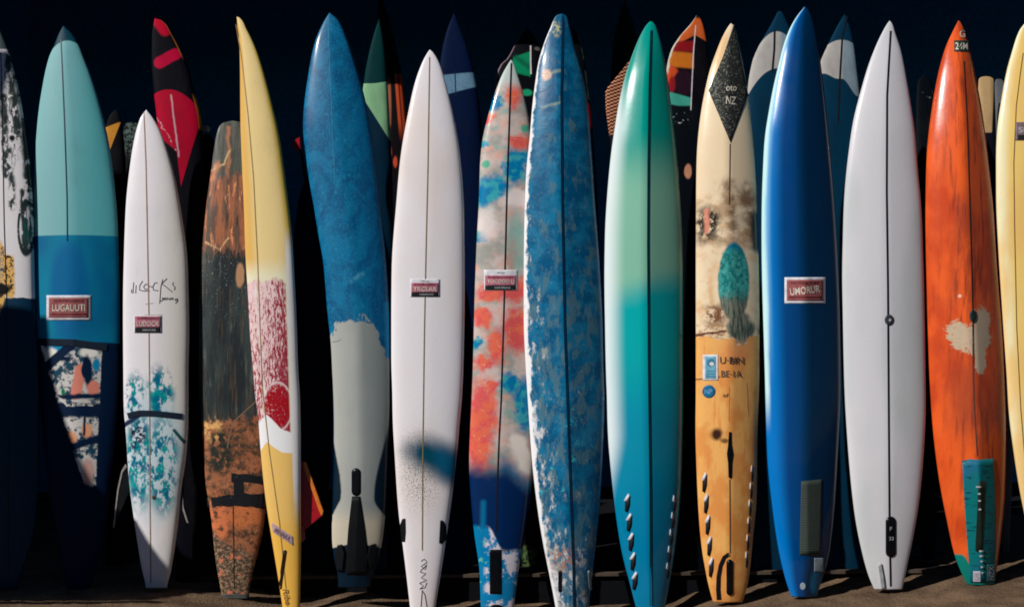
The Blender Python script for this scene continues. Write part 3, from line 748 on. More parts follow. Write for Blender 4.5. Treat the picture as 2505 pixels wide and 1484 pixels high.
low = P.over(low, (C(0, 112, 158), P.ss(P.x, 1192, 1180)), (C(90, 170, 150), P.ss(P.noise(22, 5), .60, .66)))
soft_y = P.y + (P.noise(50, 3) - .5) * 24
navy_low = P.ss(soft_y + P.ss(P.x, 1230, 1300) * -50 + (P.noise(22, 4) - .5) * 20, 1112, 1182)  # navy tone with a soft upper edge over the lower part
col = P.over(col, (C(0, 110, 150), P.ss(soft_y + P.ss(P.x, 1230, 1300) * -50, 1110, 1150) * P.ss(P.x, 1215, 1235) * .8))
col = P.over(col, (C(0, 34, 78), navy_low), (low, P.ss(soft_y - P.ss(P.x, 1192, 1232) * 60 + P.ss(P.x, 1180, 1170) * 0, 1284, 1296)), (C(0, 96, 140), P.seg(1183, 1235, 1182, 1290, 6, 6)))
b.body(P.finish(col, .32, .5))
b.stringer([(1251, 155), (1247, 267), (1240, 468), (1236, 633), (1232, 783), (1226, 978), (1221, 1070), (1217, 1175), (1214, 1300)], 4.2, dark_line)
sticker_two(b, 1184, 660, 1266, 710, 'TOCODO LJ', 'SURFBOARDS', 'HAWAII', .25)
b.rect('fin_box', 1198, 1343, 1226, 1451, black_plastic, .003)
b.disc('leash_plug', 1214, 1487, 18, 10, black_plastic)

# --- 9: distressed blue
b = Board((1376, 27), [(1370, 28), (1361, 33), (1348, 60), (1334, 94), (1317, 150), (1307, 217), (1301, 267), (1296, 334), (1287, 418), (1284, 496), (1282, 566), (1281, 683), (1281, 783), (1286, 900), (1291, 978), (1293, 1010), (1301, 1123), (1315, 1245), (1329, 1332), (1347, 1420), (1359, 1484), (1364, 1513)],
          [(1384, 30), (1394, 60), (1408, 117), (1423, 167), (1436, 234), (1449, 384), (1456, 496), (1463, 583), (1469, 683), (1474, 783), (1477, 917), (1479, 965), (1475, 1105), (1469, 1210), (1460, 1315), (1448, 1420), (1441, 1484), (1437, 1513)],
          (1401, 1513), Y=-0.10, n=2.2, vee=.28, label='distressed blue surfboard with flaking pale patches and a white left rail')
P = b.paint('distressed_blue')
blue = P.mix(C(0, 76, 114), C(14, 102, 138), P.ss(P.noise(46, 6, .65), .4, .62))
pale = P.mix(C(200, 198, 200), C(150, 152, 140), P.ss(P.noise(26, 5), .4, .6))
left = P.ss(P.u, -.15, -.75)
wear = P.noise(30, 8, .76, ax=.7, ay=1.6) + P.ss(P.y, 620, 1150) * .03 + P.ss(P.y, 1250, 1400) * .09 + left * (P.ss(P.y, 500, 900) * .06 + .03) + P.ss(P.y, 120, 40) * .07 - P.ss(P.y, 560, 420) * .03
flake = P.ss(P.noise(6, 5, .8), .60, .68)
scr = P.m('ABSOLUTE', P.noise(26, 5, .7, ax=.6, ay=1.8, dist=1.5) - .5)
col = P.over(blue, (C(72, 104, 116), P.ss(P.noise(34, 6, .7, ax=.7, ay=1.8) + P.ss(P.y, 500, 800) * .05, .54, .62) * .8), (C(84, 130, 148), P.ss(scr, .016, .006) * P.ss(P.noise(50, 3), .50, .58) * .5), (P.mix(P.mix(pale, blue, .55), P.mix(pale, blue, .1), P.mx(left, P.ss(P.y, 1100, 1350))), P.ss(wear, .62, .70)),
             (C(140, 180, 195), flake * .4 * left), (C(60, 160, 172), P.ss(P.noise(24, 7, .74), .60, .65) * P.ss(P.y, 700, 950) * P.ss(P.y, 1330, 1250) * .9),
             (C(222, 222, 220), P.ss(P.u + (P.noise(24, 6, .7, ay=2) - .5) * .5 + P.ss(P.y, 700, 1000) * -.04, -.88, -.95)), (C(165, 165, 120), P.ell(1362, 68, 10, 22, .5, 14) * P.ss(P.noise(8, 5, .75), .42, .56)), (C(0, 84, 120), P.ss(P.y, 44, 34) * .6),
             (C(225, 170, 140), P.ell(1336, 190, 12, 14, .3, 10) * .8), (C(170, 180, 140), P.seg(1338, 188, 1372, 180, 4, 3, 8) * .35 + P.seg(1325, 272, 1372, 264, 3, 3, 8) * .35), (C(150, 105, 90), P.ell(1375, 1372, 34, 30, .5, 30) * P.ss(P.noise(7, 5, .75), .48, .56)))
b.body(P.finish(col, .3, .5, bump=.25))
b.stringer([(1378, 36), (1374, 234), (1376, 496), (1382, 800), (1392, 1070), (1403, 1385), (1406, 1505)], 7.0, plain('deep_blue_strip', (.004, .035, .075, 1), .35))
b.slot('fin_slot', 1370, 1420, 4.5, 27, black_plastic)
b.slot('fin_slot', 1443, 1418, 3.5, 24, plain('pale_green_slot', (.30, .36, .33, 1), .4), dx=2)

# --- 10: sea green fade
b = Board((1594, 45), [(1590, 48), (1576, 67), (1560, 100), (1543, 144), (1529, 187), (1516, 241), (1506, 301), (1496, 367), (1489, 434), (1484, 496), (1480, 566), (1478, 717), (1479, 850), (1483, 978), (1486, 1053), (1495, 1158), (1507, 1263), (1521, 1350), (1542, 1430), (1556, 1484), (1563, 1508)],
          [(1600, 48), (1613, 77), (1623, 117), (1633, 174), (1643, 251), (1653, 334), (1661, 434), (1665, 496), (1669, 566), (1671, 717), (1671, 978), (1669, 1100), (1667, 1175), (1661, 1263), (1651, 1350), (1638, 1430), (1628, 1484), (1624, 1508)],
          (1593, 1508), Y=-0.09, n=2.2, vee=.36, label='glossy surfboard fading from sea green through mint to blue with striped tail strips')
P = b.paint('sea_green_fade')
dip = (P.x - 1535) * -.30
yy = P.y - dip
col = P.over(C(0, 138, 124), (C(116, 170, 146), P.ss(P.y, 330, 500)), (C(0, 150, 152), P.ss(yy + (P.noise(60, 2) - .5) * 30, 690, 775)), (C(0, 126, 152), P.ss(P.y, 850, 1080)), (C(0, 112, 150), P.ss(P.y, 1080, 1350)))
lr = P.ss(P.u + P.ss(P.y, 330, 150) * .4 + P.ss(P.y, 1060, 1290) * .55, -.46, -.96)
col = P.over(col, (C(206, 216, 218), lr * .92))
b.body(P.finish(col, .22, .8, .08, grime=.04, bump=.05))
b.stringer([(1594, 75), (1590, 200), (1587, 400), (1586, 600), (1588, 900), (1592, 1200), (1593, 1480)], 7.0, plain('deep_teal_strip', (.004, .045, .06, 1), .3))
white_grip, black_grip = plain('white_grip', (.72, .72, .76, 1), .5), plain('black_grip', (.012, .012, .015, 1), .6)
def grip(b, x0, y0, x1, y1, n, wd, lean):
    """slanted black and white teeth of a grip strip"""
    for k in range(n):
        t = k / n
        x, y = x0 + (x1 - x0) * t, y0 + (y1 - y0) * t
        h = (y1 - y0) / n
        b.decal('grip_tooth', [(x - wd * .45, y + h * .36), (x + lean * .6, y), (x + lean * .6 + wd * .3, y + h * .10), (x + wd * .05, y + h * .42)], white_grip, .004, sub=2, rings=1)
        b.decal('grip_tooth', [(x - wd * .25, y + h * .42), (x + wd * .40 + lean * .3, y + h * .12), (x + wd * .45, y + h * .62), (x + wd * .1, y + h * .98), (x - wd * .3, y + h * .90)], black_grip, .0035, sub=2, rings=1)
grip(b, 1533, 1206, 1556, 1444, 5, 16, 6)
grip(b, 1650, 1210, 1630, 1416, 5, 10, -4)

# --- 11: cream and orange artwork board
b = Board((1792, 50), [(1788, 55), (1773, 80), (1757, 117), (1737, 174), (1723, 234), (1713, 294), (1705, 384), (1703, 496), (1702, 717), (1702, 978), (1701, 1035), (1705, 1175), (1714, 1315), (1728, 1402), (1742, 1460), (1746, 1472)],
          [(1800, 57), (1810, 100), (1822, 160), (1832, 227), (1840, 301), (1847, 384), (1852, 496), (1857, 683), (1858, 783), (1858, 917), (1853, 1070), (1852, 1210), (1843, 1315), (1832, 1420), (1822, 1460), (1818, 1472)],
          (1782, 1472), Y=-0.09, n=2.1, vee=.24, label='cream and amber surfboard with a black diamond grip patch and smoky painted scene')
P = b.paint('cream_amber_scene')
cream = P.mix(C(222, 190, 150), C(226, 200, 172), P.noise(90, 3))
cream = P.over(cream, (C(205, 160, 100), P.ell(1765, 120, 22, 60, .5) * .6))
smoke = C(112, 84, 58)
col = P.over(cream, (C(205, 165, 120), P.ss(P.noise(40, 5, .6), .5, .7) * P.ss(P.y, 450, 520) * .8), (C(150, 116, 84), P.ss(P.noise(70, 5, .65), .46, .62) * P.band(P.y, 480, 640, 50) * .7), (smoke, P.mx(P.seg(1778, 470, 1792, 605, 14, 16, 30), P.seg(1822, 490, 1856, 600, 24, 22, 40), P.seg(1705, 600, 1850, 596, 10, 16, 40)) * P.ss(P.noise(34, 6, .7), .36, .58) * .9),
             (C(40, 36, 26), P.ell(1728, 562, 28, 40, .4, 30) * P.ss(P.noise(14, 6, .75, ay=1.6), .42, .50)), (C(205, 130, 105), P.seg(1726, 530, 1726, 580, 6, 4, 10) * .9), (C(30, 40, 40), P.seg(1848, 540, 1850, 620, 12, 10, 16)),
             (C(190, 150, 90), P.seg(1735, 720, 1738, 760, 6, 6, 16) * .6), (C(110, 70, 45), P.ell(1745, 785, 28, 26, .6, 24) * P.ss(P.noise(16, 6, .7), .4, .55)), (C(150, 112, 78), P.ss(P.y + (P.noise(30, 5) - .5) * 40, 800, 812) * P.ss(P.noise(18, 5, .7), .38, .6)))
arch = P.ell(1791, 706, 39, 96, .06, 7, 14) * P.ss(P.y, 830, 800)
tl = P.mix(C(60, 150, 142), C(20, 105, 105), P.ss(P.noise(9, 5, .75, ay=1.8), .42, .58))
tl = P.over(tl, (C(110, 170, 158), P.ss(P.noise(7, 5, .8), .56, .64) * .8), (C(20, 80, 84), P.ss(P.noise(8, 5, .8), .58, .66) * .7), (C(0, 105, 130), P.ss(P.y, 640, 615)))
drip = P.mix(C(60, 74, 66), C(118, 120, 104), P.ss(P.noise(9, 5, .7, ax=.5, ay=4), .42, .58))
tl = P.over(tl, (drip, P.ss(P.y + (P.noise(14, 4, ax=.5, ay=2) - .5) * 60, 722, 760)))
col = P.over(col, (tl, arch), (drip, P.ell(1806, 815, 34, 34, .2, 30)))
amber = P.mix(C(222, 160, 88), C(205, 135, 68), P.ss(P.noise(40, 5, .6, ay=2), .4, .6))
amber = P.over(amber, (C(205, 120, 60), P.ss(P.noise(24, 5, .7, ax=.5, ay=5), .55, .68) * .6), (C(206, 130, 84), P.ell(1800, 870, 40, 30, .6) * .5))
edgeY = P.y + (P.noise(34, 4) - .5) * 30 + P.m('ABSOLUTE', P.x - 1775) * .12
col = P.over(col, (amber, P.ss(edgeY, 842, 845) * (1.0 - P.ell(1808, 838, 20, 22, .1, 10))), (C(90, 45, 25), P.seg(1704, 833, 1770, 826, 2.5, 2, 14) + P.seg(1704, 940, 1756, 935, 2, 1.5, 6) * .8),
             (C(55, 28, 16), P.ell(1750, 1072, 13, 14, .5, 10) + P.ell(1768, 1088, 9, 6, .5, 5) * .8), (C(150, 85, 50), P.seg(1824, 950, 1828, 1030, 1, 1, 4) + P.seg(1779, 960, 1778, 1040, .8, .8, 2)))
b.body(P.finish(col, .3, .6))
b.stringer([(1786, 352), (1785, 420), (1784, 500)], 2.6, plain('dull_brown_strip', (.16, .10, .06, 1), .4))
b.stringer([(1785, 1172), (1786, 1300), (1786, 1352)], 2.6, plain('dull_brown_strip', (0, 0, 0, 1)))
P = b.paint('black_grit')
grit = P.finish(P.mix((.02, .022, .02, 1), (.16, .17, .14, 1), P.ss(P.noise(4, 3, .6) + P.ss(P.x, 1790, 1740) * .08, .56, .64)), .7, 0, grime=0, bump=.5)
g = b.decal('grip_patch', [(1796, 58), (1808, 120), (1831, 232), (1787, 349), (1733, 222), (1768, 140)], grit, .002, sub=8, rings=10)
b.text('oto', 1789, 216, 14, 26, cream_print, .0035, g)
b.text('NZ', 1788, 246, 19, 24, cream_print, .0035, g, -6)
st = b.rect('sticker', 1719, 867, 1757, 930, white_vinyl, .001)
pale_blue = plain('pale_blue_vinyl', (.16, .42, .55, 1), .4)
b.rect('sticker_panel', 1725, 872, 1751, 925, pale_blue, .0018, st)
b.disc('emblem', 1738, 886, 10, 10, plain('mid_blue_print', (.05, .22, .34, 1), .4), .0024, st)
b.disc('emblem', 1741, 890, 6, 5, white_vinyl, .003, st)
for k in range(3): b.rect('sticker_stripe', 1727, 906 + k * 6, 1748, 908.5 + k * 6, plain('mid_blue_print', (0, 0, 0, 1)), .0024, st)
dim_ink = plain('faded_ink', (.12, .09, .07, 1), .5)
b.text('U·BIN', 1790, 881, 17, 58, dim_ink)
b.text('BE·1A', 1789, 914, 16, 50, dim_ink)
b.text('of', 1775, 966, 9, 14, dim_ink)
st = b.disc('sticker', 1734, 957, 16, 16, plain('deep_blue_vinyl', (.01, .14, .28, 1), .35), .001)
b.text('NP', 1733, 957, 12, 19, plain('sky_blue_print', (.14, .36, .62, 1), .4), .002, st)
b.decal('fin_box', [(1783, 1056), (1789, 1056), (1790, 1088), (1794, 1110), (1791, 1132), (1790, 1166), (1786, 1170), (1782, 1166), (1781, 1132), (1778, 1110), (1781, 1088)], black_plastic, .002, sub=3)
b.slot('fin_box', 1785, 1411, 8, 44, black_plastic, .003)
b.ribbon('tail_arch', [[(1759, 1466), (1757, 1440), (1758, 1410), (1763, 1382), (1772, 1362), (1784, 1354)]], lambda t: 12 - 2 * t, black, .002)
grip(b, 1722, 1154, 1742, 1413, 5, 14, 5)
grip(b, 1840, 1137, 1824, 1390, 6, 8, -3)

# --- 12: deep blue
b = Board((1974, 9), [(1970, 14), (1957, 30), (1937, 63), (1920, 107), (1907, 157), (1893, 214), (1882, 274), (1872, 334), (1867, 418), (1864, 496), (1863, 583), (1865, 717), (1868, 817), (1871, 917), (1873, 1000), (1877, 1123), (1888, 1228), (1903, 1332), (1924, 1420), (1938, 1459)],
          [(1979, 12), (1994, 50), (2007, 117), (2017, 200), (2027, 301), (2035, 401), (2042, 496), (2050, 650), (2055, 783), (2057, 978), (2055, 1020), (2050, 1123), (2043, 1245), (2029, 1367), (2010, 1425), (2001, 1459)],
          (1970, 1459), Y=-0.10, n=2.1, vee=.30, label='glossy deep blue surfboard with a boxed red label, tallest in the front row')
P = b.paint('deep_blue_gloss')
col = P.over(C(0, 40, 72), (C(0, 54, 106), P.ss(P.u, .1, -.4)), (C(0, 104, 176), P.ss(P.u, -.42, -.85)), (C(130, 190, 222), P.ss(P.u, -.74, -.98) * P.ss(P.y, 1000, 700)), (C(180, 215, 232), P.ss(P.u + (P.noise(60, 4, ay=4) - .5) * .14, -.86, -.95) * P.ss(P.y, 1080, 950)),  # left rail highlight and brighter left half painted into the colour
             (C(0, 92, 130), P.ell(1995, 1424, 16, 30, .3, 4)))
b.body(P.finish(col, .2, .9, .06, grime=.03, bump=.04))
sticker_boxed(b, 1919, 678, 2019, 742, 'UMORUR', 'HAWAII SURF', 6)
P = b.paint('olive_grid_pad')
pad = P.finish(P.mix(C(58, 66, 58), C(40, 52, 54), P.ss(P.m('SINE', P.y * 1.1), .2, .8)), .7, 0, grime=.1, bump=.3)
b.decal('traction_pad', [(1960, 1176), (2010, 1172), (2006, 1356), (1956, 1357)], pad, .003)
b.rect('sticker', 1992, 1364, 2014, 1397, plain('pale_grey_vinyl', (.30, .38, .42, 1), .4), .0012)
b.disc('sticker', 1964, 1433, 7, 9, plain('pale_grey_vinyl', (0, 0, 0, 1)), .0012)

# --- 13: white with black stringer
b = Board((2183, 44), [(2179, 49), (2161, 80), (2141, 124), (2124, 170), (2107, 227), (2090, 291), (2079, 361), (2070, 434), (2065, 496), (2062, 583), (2060, 683), (2061, 783), (2064, 917), (2068, 1000), (2078, 1140), (2092, 1263), (2110, 1350), (2127, 1409), (2141, 1441)],
          [(2188, 49), (2197, 77), (2211, 124), (2222, 187), (2232, 254), (2241, 327), (2247, 418), (2254, 496), (2259, 650), (2262, 783), (2264, 917), (2265, 983), (2260, 1105), (2249, 1228), (2235, 1315), (2221, 1385), (2210, 1441)],
          (2176, 1441), Y=-0.09, n=2.3, vee=.13, label='plain pale grey-white surfboard with a black stringer and round black plug')
P = b.paint('plain_grey_white')
col = P.mix(C(194, 193, 196), C(180, 184, 184), P.ss(P.noise(150, 2, ay=3), .4, .6))
b.body(P.finish(col, .28, .6, .1, grime=.05))
b.stringer([(2179, 76), (2174, 160), (2170, 234), (2169, 468), (2172, 700), (2174, 1000), (2176, 1300), (2179, 1433)], 5.0, dark_line)
d = b.disc('leash_plug', 2175, 782, 11, 13, plain('grey_plug', (.05, .06, .075, 1), .35), .003)
b.disc('plug_pin', 2177, 783, 3, 3.5, plain('steel', (.5, .5, .5, 1), .3), .005, d)
fb = b.slot('fin_box', 2179, 1312, 12.5, 50, black_plastic, .003)
b.text('F', 2179, 1292, 9, 6, grey_print, .0045, fb)
b.text('33', 2180, 1316, 9, 11, grey_print, .0045, fb)
b.decal('fin', [(2148, 1382), (2154, 1376), (2160, 1410), (2163, 1438), (2156, 1440), (2152, 1410)], plain('grey_fin', (.35, .38, .38, 1), .4), .010)

# --- 14: orange
b = Board((2353, 43), [(2349, 50), (2337, 73), (2321, 107), (2304, 160), (2291, 217), (2281, 277), (2271, 351), (2267, 418), (2265, 496), (2264, 583), (2266, 717), (2269, 817), (2274, 930), (2278, 1000), (2284, 1070), (2298, 1175), (2319, 1280), (2338, 1360), (2360, 1412), (2370, 1430)],
          [(2357, 47), (2371, 84), (2383, 134), (2394, 194), (2406, 267), (2416, 351), (2424, 434), (2430, 496), (2439, 650), (2447, 750), (2454, 850), (2459, 978), (2461, 1040), (2461, 1105), (2459, 1210), (2452, 1297), (2441, 1390), (2435, 1430)],
          (2403, 1430), Y=-0.08, n=2.1, vee=.42, label='orange surfboard with a flaked cream patch and teal pad at its tail')
P = b.paint('burnt_orange')
org = P.mix(C(212, 86, 32), C(182, 64, 26), P.ss(P.noise(80, 4, ay=2.5), .4, .62))
org = P.over(org, (C(160, 62, 30), P.ss(P.noise(60, 5, .6, ax=.6, ay=2.5), .50, .64) * P.ss(P.y, 500, 620) * .75 * P.ss(P.u, -.65, -.3)), (C(108, 44, 30), P.ss(P.noise(22, 6, .65, ax=.55, ay=7), .50, .66) * .75 * P.ss(P.u, -.75, -.35)), (C(150, 56, 28), P.ss(P.noise(14, 4, .6, ax=.8, ay=7), .50, .68) * .45), (C(118, 50, 34), P.ell(2350, 990, 34, 90, .7, 20) * .6 + P.ell(2345, 550, 22, 60, .8, 20) * .5))
wearm = P.ss(P.noise(7, 6, .8) + .5 * P.mx(P.ell(2326, 826, 24, 30, .7, 30), P.ell(2386, 812, 25, 48, .5, 30), P.ell(2362, 846, 52, 34, .5, 30), P.ell(2382, 885, 17, 46, .5, 26)), .76, .84)
col = P.over(org, (C(176, 164, 138), wearm * .9), (C(180, 90, 50), wearm * P.ss(P.noise(8, 4, .7), .58, .66) * P.ss(P.x, 2375, 2350)), (C(230, 170, 150), P.ell(2333, 741, 4, 4, .3, 3)), (C(0, 110, 100), P.ss(P.y + P.ss(P.x, 2392, 2350) * 60, 1414, 1420)))
b.body(P.finish(col, .25, .7, .1))
b.stringer([(2358, 150), (2366, 300), (2372, 500), (2378, 700), (2380, 830), (2383, 980), (2391, 1115)], 2.8, plain('rust_strip', (.06, .035, .03, 1), .4))
b.disc('leash_plug', 2380, 772, 8, 15, plain('dark_green_plug', (.02, .045, .042, 1), .4), .003)
P = b.paint('teal_pad')
pad = P.finish(P.over(C(0, 98, 100), (C(28, 90, 125), P.ss(P.noise(60, 3, ay=2), .45, .65) * .7), (C(0, 60, 70), P.ss(P.noise(14, 4, ax=2, ay=.4), .58, .64))), .5, .1, grime=.1, bump=.3)
g = b.decal('traction_pad', [(2353, 1126), (2372, 1122), (2392, 1124), (2412, 1122), (2431, 1121), (2436, 1250), (2436, 1330), (2432, 1424), (2374, 1424), (2366, 1330), (2360, 1250)], pad, .003, sub=4, rings=8)
sl = b.slot('fin_box', 2398, 1262, 9, 88, plain('dark_olive_slot', (.012, .02, .014, 1), .4), .0045, g, dx=-4)
for y, ww in ((1188, 8), (1205, 4), (1222, 4), (1243, 4), (1345, 7), (1357, 6), (1370, 4), (1384, 4), (1398, 3)):
    b.rect('screw_head', 2398 - ww + (y - 1262) * .04, y, 2398 + ww * .6 + (y - 1262) * .04, y + 4, grey_print, .006, g)
st = b.rect('sticker', 2380, 1396, 2398, 1422, plain('pale_lilac_vinyl', (.50, .47, .55, 1), .4), .0045)
b.text('S', 2389, 1409, 18, 11, grey_print, .006, st)
st = b.rect('sticker', 2414, 1380, 2434, 1420, plain('sea_vinyl', (.04, .19, .20, 1), .4), .0045)
b.text('NZX', 2424, 1400, 13, 34, white_vinyl, .006, st, 90)
st = b.rect('sticker', 2334, 99, 2371, 127, plain('dark_green_vinyl', (.03, .05, .035, 1), .4), .0012)
b.text('24M', 2352, 113, 17, 31, cream_print, .0022, st)
b.text('G', 2354, 83, 18, 14, cream_print)

# --- 15: yellow at the right edge
b = Board((2528, 30), [(2516, 50), (2503, 67), (2481, 127), (2464, 187), (2453, 247), (2444, 301), (2439, 367), (2438, 496), (2441, 583), (2448, 717), (2454, 817), (2463, 930), (2467, 1000), (2480, 1105), (2494, 1193), (2508, 1260), (2534, 1360), (2555, 1425)],
          [(2540, 50), (2562, 110), (2582, 187), (2598, 280), (2612, 400), (2622, 560), (2630, 720), (2634, 900), (2634, 1050), (2632, 1180), (2626, 1290), (2612, 1400), (2608, 1425)],
          (2580, 1425), Y=-0.08, n=2.3, vee=.12, label='honey yellow surfboard cut by the right edge of the photo')
P = b.paint('honey_yellow')
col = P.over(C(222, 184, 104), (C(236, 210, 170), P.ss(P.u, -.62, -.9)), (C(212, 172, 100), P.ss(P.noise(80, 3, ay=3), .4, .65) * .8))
b.body(P.finish(col, .28, .6))
b.ribbon('pinline', [[(2503, 130), (2496, 180), (2486, 260), (2480, 400), (2482, 560), (2487, 800), (2497, 1000), (2512, 1180)]], 2.4, plain('brown_line', (.14, .09, .03, 1), .5), .0008)
st = b.rect('sticker', 2484, 299, 2560, 344, plain('mauve_vinyl', (.22, .15, .16, 1), .4), .0012)
b.text('SURF', 2520, 318, 14, 58, grey_print, .002, st)
b.rect('sticker_band', 2488, 330, 2556, 342, black_vinyl, .0018, st)

# ================================================================= ROW BEHIND
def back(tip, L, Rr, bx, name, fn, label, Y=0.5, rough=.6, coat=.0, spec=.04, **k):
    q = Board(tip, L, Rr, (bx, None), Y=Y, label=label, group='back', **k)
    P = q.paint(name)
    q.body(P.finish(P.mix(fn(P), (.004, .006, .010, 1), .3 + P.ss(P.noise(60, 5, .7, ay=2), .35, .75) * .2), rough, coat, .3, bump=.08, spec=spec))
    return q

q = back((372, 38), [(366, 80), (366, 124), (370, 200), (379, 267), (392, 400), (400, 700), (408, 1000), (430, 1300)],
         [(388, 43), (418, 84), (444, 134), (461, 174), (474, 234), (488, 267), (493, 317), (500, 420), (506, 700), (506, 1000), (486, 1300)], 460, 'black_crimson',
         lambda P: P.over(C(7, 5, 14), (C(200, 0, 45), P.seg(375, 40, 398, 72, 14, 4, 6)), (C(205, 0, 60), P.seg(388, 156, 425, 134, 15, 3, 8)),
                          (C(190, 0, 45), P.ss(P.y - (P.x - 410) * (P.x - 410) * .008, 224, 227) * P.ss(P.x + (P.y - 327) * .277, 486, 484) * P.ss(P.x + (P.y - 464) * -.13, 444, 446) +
                           P.ss(P.y - (P.x - 410) * (P.x - 410) * .008, 224, 227) * P.ss(P.y + (P.x - 400) * -.85, 355, 350) * P.ss(P.x, 448, 444)),  # slanted lower edge of the crimson drawn where the teal board's shadow falls
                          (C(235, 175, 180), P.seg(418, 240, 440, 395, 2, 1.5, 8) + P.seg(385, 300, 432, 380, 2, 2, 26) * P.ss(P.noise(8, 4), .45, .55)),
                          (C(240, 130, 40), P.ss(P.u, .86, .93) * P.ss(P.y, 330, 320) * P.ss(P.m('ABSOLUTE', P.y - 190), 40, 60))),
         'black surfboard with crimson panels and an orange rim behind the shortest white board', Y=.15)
q = back((276, 262), [(262, 278), (250, 320), (238, 450), (236, 700), (240, 1000), (256, 1300)], [(287, 278), (294, 310), (301, 370), (308, 500), (314, 700), (312, 1000), (296, 1300)], 276, 'amber_black_shade',
         lambda P: P.over(C(9, 6, 7), (C(240, 150, 50), P.ss(P.y + (P.x - 275) * .4, 300, 304) * P.ss(P.x + (P.y - 297) * .33, 292, 290)), (C(210, 100, 50), P.ss(P.noise(8, 4), .58, .64) * P.ss(P.y, 300, 310) * P.ss(P.x + (P.y - 297) * .33, 292, 290) * .6)),  # sunlit wedge and the shade around it put into the colour
         'surfboard with a sunlit amber wedge painted amid black shade, beside the teal board', Y=.46)
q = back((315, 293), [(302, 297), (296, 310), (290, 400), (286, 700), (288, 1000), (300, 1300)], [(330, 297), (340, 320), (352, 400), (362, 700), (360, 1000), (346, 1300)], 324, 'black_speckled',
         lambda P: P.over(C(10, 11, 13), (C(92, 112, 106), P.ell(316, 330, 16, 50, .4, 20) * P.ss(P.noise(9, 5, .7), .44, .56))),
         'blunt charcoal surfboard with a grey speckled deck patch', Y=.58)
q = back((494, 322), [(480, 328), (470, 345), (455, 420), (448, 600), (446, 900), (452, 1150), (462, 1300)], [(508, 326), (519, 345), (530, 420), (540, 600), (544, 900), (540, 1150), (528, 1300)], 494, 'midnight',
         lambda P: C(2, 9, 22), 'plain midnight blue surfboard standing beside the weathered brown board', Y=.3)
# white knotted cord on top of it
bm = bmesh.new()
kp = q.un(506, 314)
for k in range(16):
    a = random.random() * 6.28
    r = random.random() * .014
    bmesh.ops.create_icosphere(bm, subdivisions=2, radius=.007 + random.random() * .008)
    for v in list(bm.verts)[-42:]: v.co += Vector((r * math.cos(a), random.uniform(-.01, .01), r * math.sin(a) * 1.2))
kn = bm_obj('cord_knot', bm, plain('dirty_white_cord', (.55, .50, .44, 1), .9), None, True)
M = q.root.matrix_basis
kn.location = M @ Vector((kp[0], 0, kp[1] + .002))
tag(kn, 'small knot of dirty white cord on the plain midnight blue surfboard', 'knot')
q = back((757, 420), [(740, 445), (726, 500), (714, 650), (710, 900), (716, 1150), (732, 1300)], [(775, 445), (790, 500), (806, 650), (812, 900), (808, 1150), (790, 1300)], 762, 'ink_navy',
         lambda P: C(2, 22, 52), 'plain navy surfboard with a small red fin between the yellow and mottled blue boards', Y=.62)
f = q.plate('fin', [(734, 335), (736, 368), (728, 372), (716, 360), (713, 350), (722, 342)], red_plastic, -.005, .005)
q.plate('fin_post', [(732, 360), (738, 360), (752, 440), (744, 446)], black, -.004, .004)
q = back((925, 40), [(912, 80), (900, 130), (888, 200), (880, 300), (874, 420), (870, 700), (872, 1000), (886, 1300)], [(934, 80), (941, 130), (947, 200), (953, 300), (960, 450), (964, 700), (962, 1000), (948, 1300)], 917, 'mint_shade_green',
         lambda P: P.over(C(0, 56, 56), (C(150, 205, 155), P.ss(P.y + (P.x - 946) * .32 + (P.x - 946) * (P.x - 946) * .004, 202, 204) * P.ss(P.y - (P.x - 890) * 1.6, 252, 249)), (C(0, 40, 62), P.ss(P.y - (P.x - 890) * 1.6, 249, 252) * P.ss(P.y, 230, 250))),  # dark green top painted in as eave shade above the mint
         'mint panelled surfboard, eave shade painted bottle green on top, behind the mottled blue board', Y=.28)
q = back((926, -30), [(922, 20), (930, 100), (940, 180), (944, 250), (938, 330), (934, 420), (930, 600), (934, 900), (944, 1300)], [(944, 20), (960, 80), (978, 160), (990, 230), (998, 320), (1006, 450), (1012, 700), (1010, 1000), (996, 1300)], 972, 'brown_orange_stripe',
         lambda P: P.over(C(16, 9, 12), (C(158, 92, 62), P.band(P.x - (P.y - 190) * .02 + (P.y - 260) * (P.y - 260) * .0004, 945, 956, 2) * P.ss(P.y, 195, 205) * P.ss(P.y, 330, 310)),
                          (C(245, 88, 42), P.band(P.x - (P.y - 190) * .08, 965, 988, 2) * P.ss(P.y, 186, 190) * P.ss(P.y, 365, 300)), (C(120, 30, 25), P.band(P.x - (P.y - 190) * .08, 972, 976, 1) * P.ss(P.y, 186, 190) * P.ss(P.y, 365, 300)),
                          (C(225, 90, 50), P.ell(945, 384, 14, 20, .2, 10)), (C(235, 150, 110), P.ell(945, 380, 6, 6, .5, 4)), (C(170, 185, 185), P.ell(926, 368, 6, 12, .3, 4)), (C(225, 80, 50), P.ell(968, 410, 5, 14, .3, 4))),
         'dark brown surfboard with orange stripes leaning behind the clean white board', Y=.62)
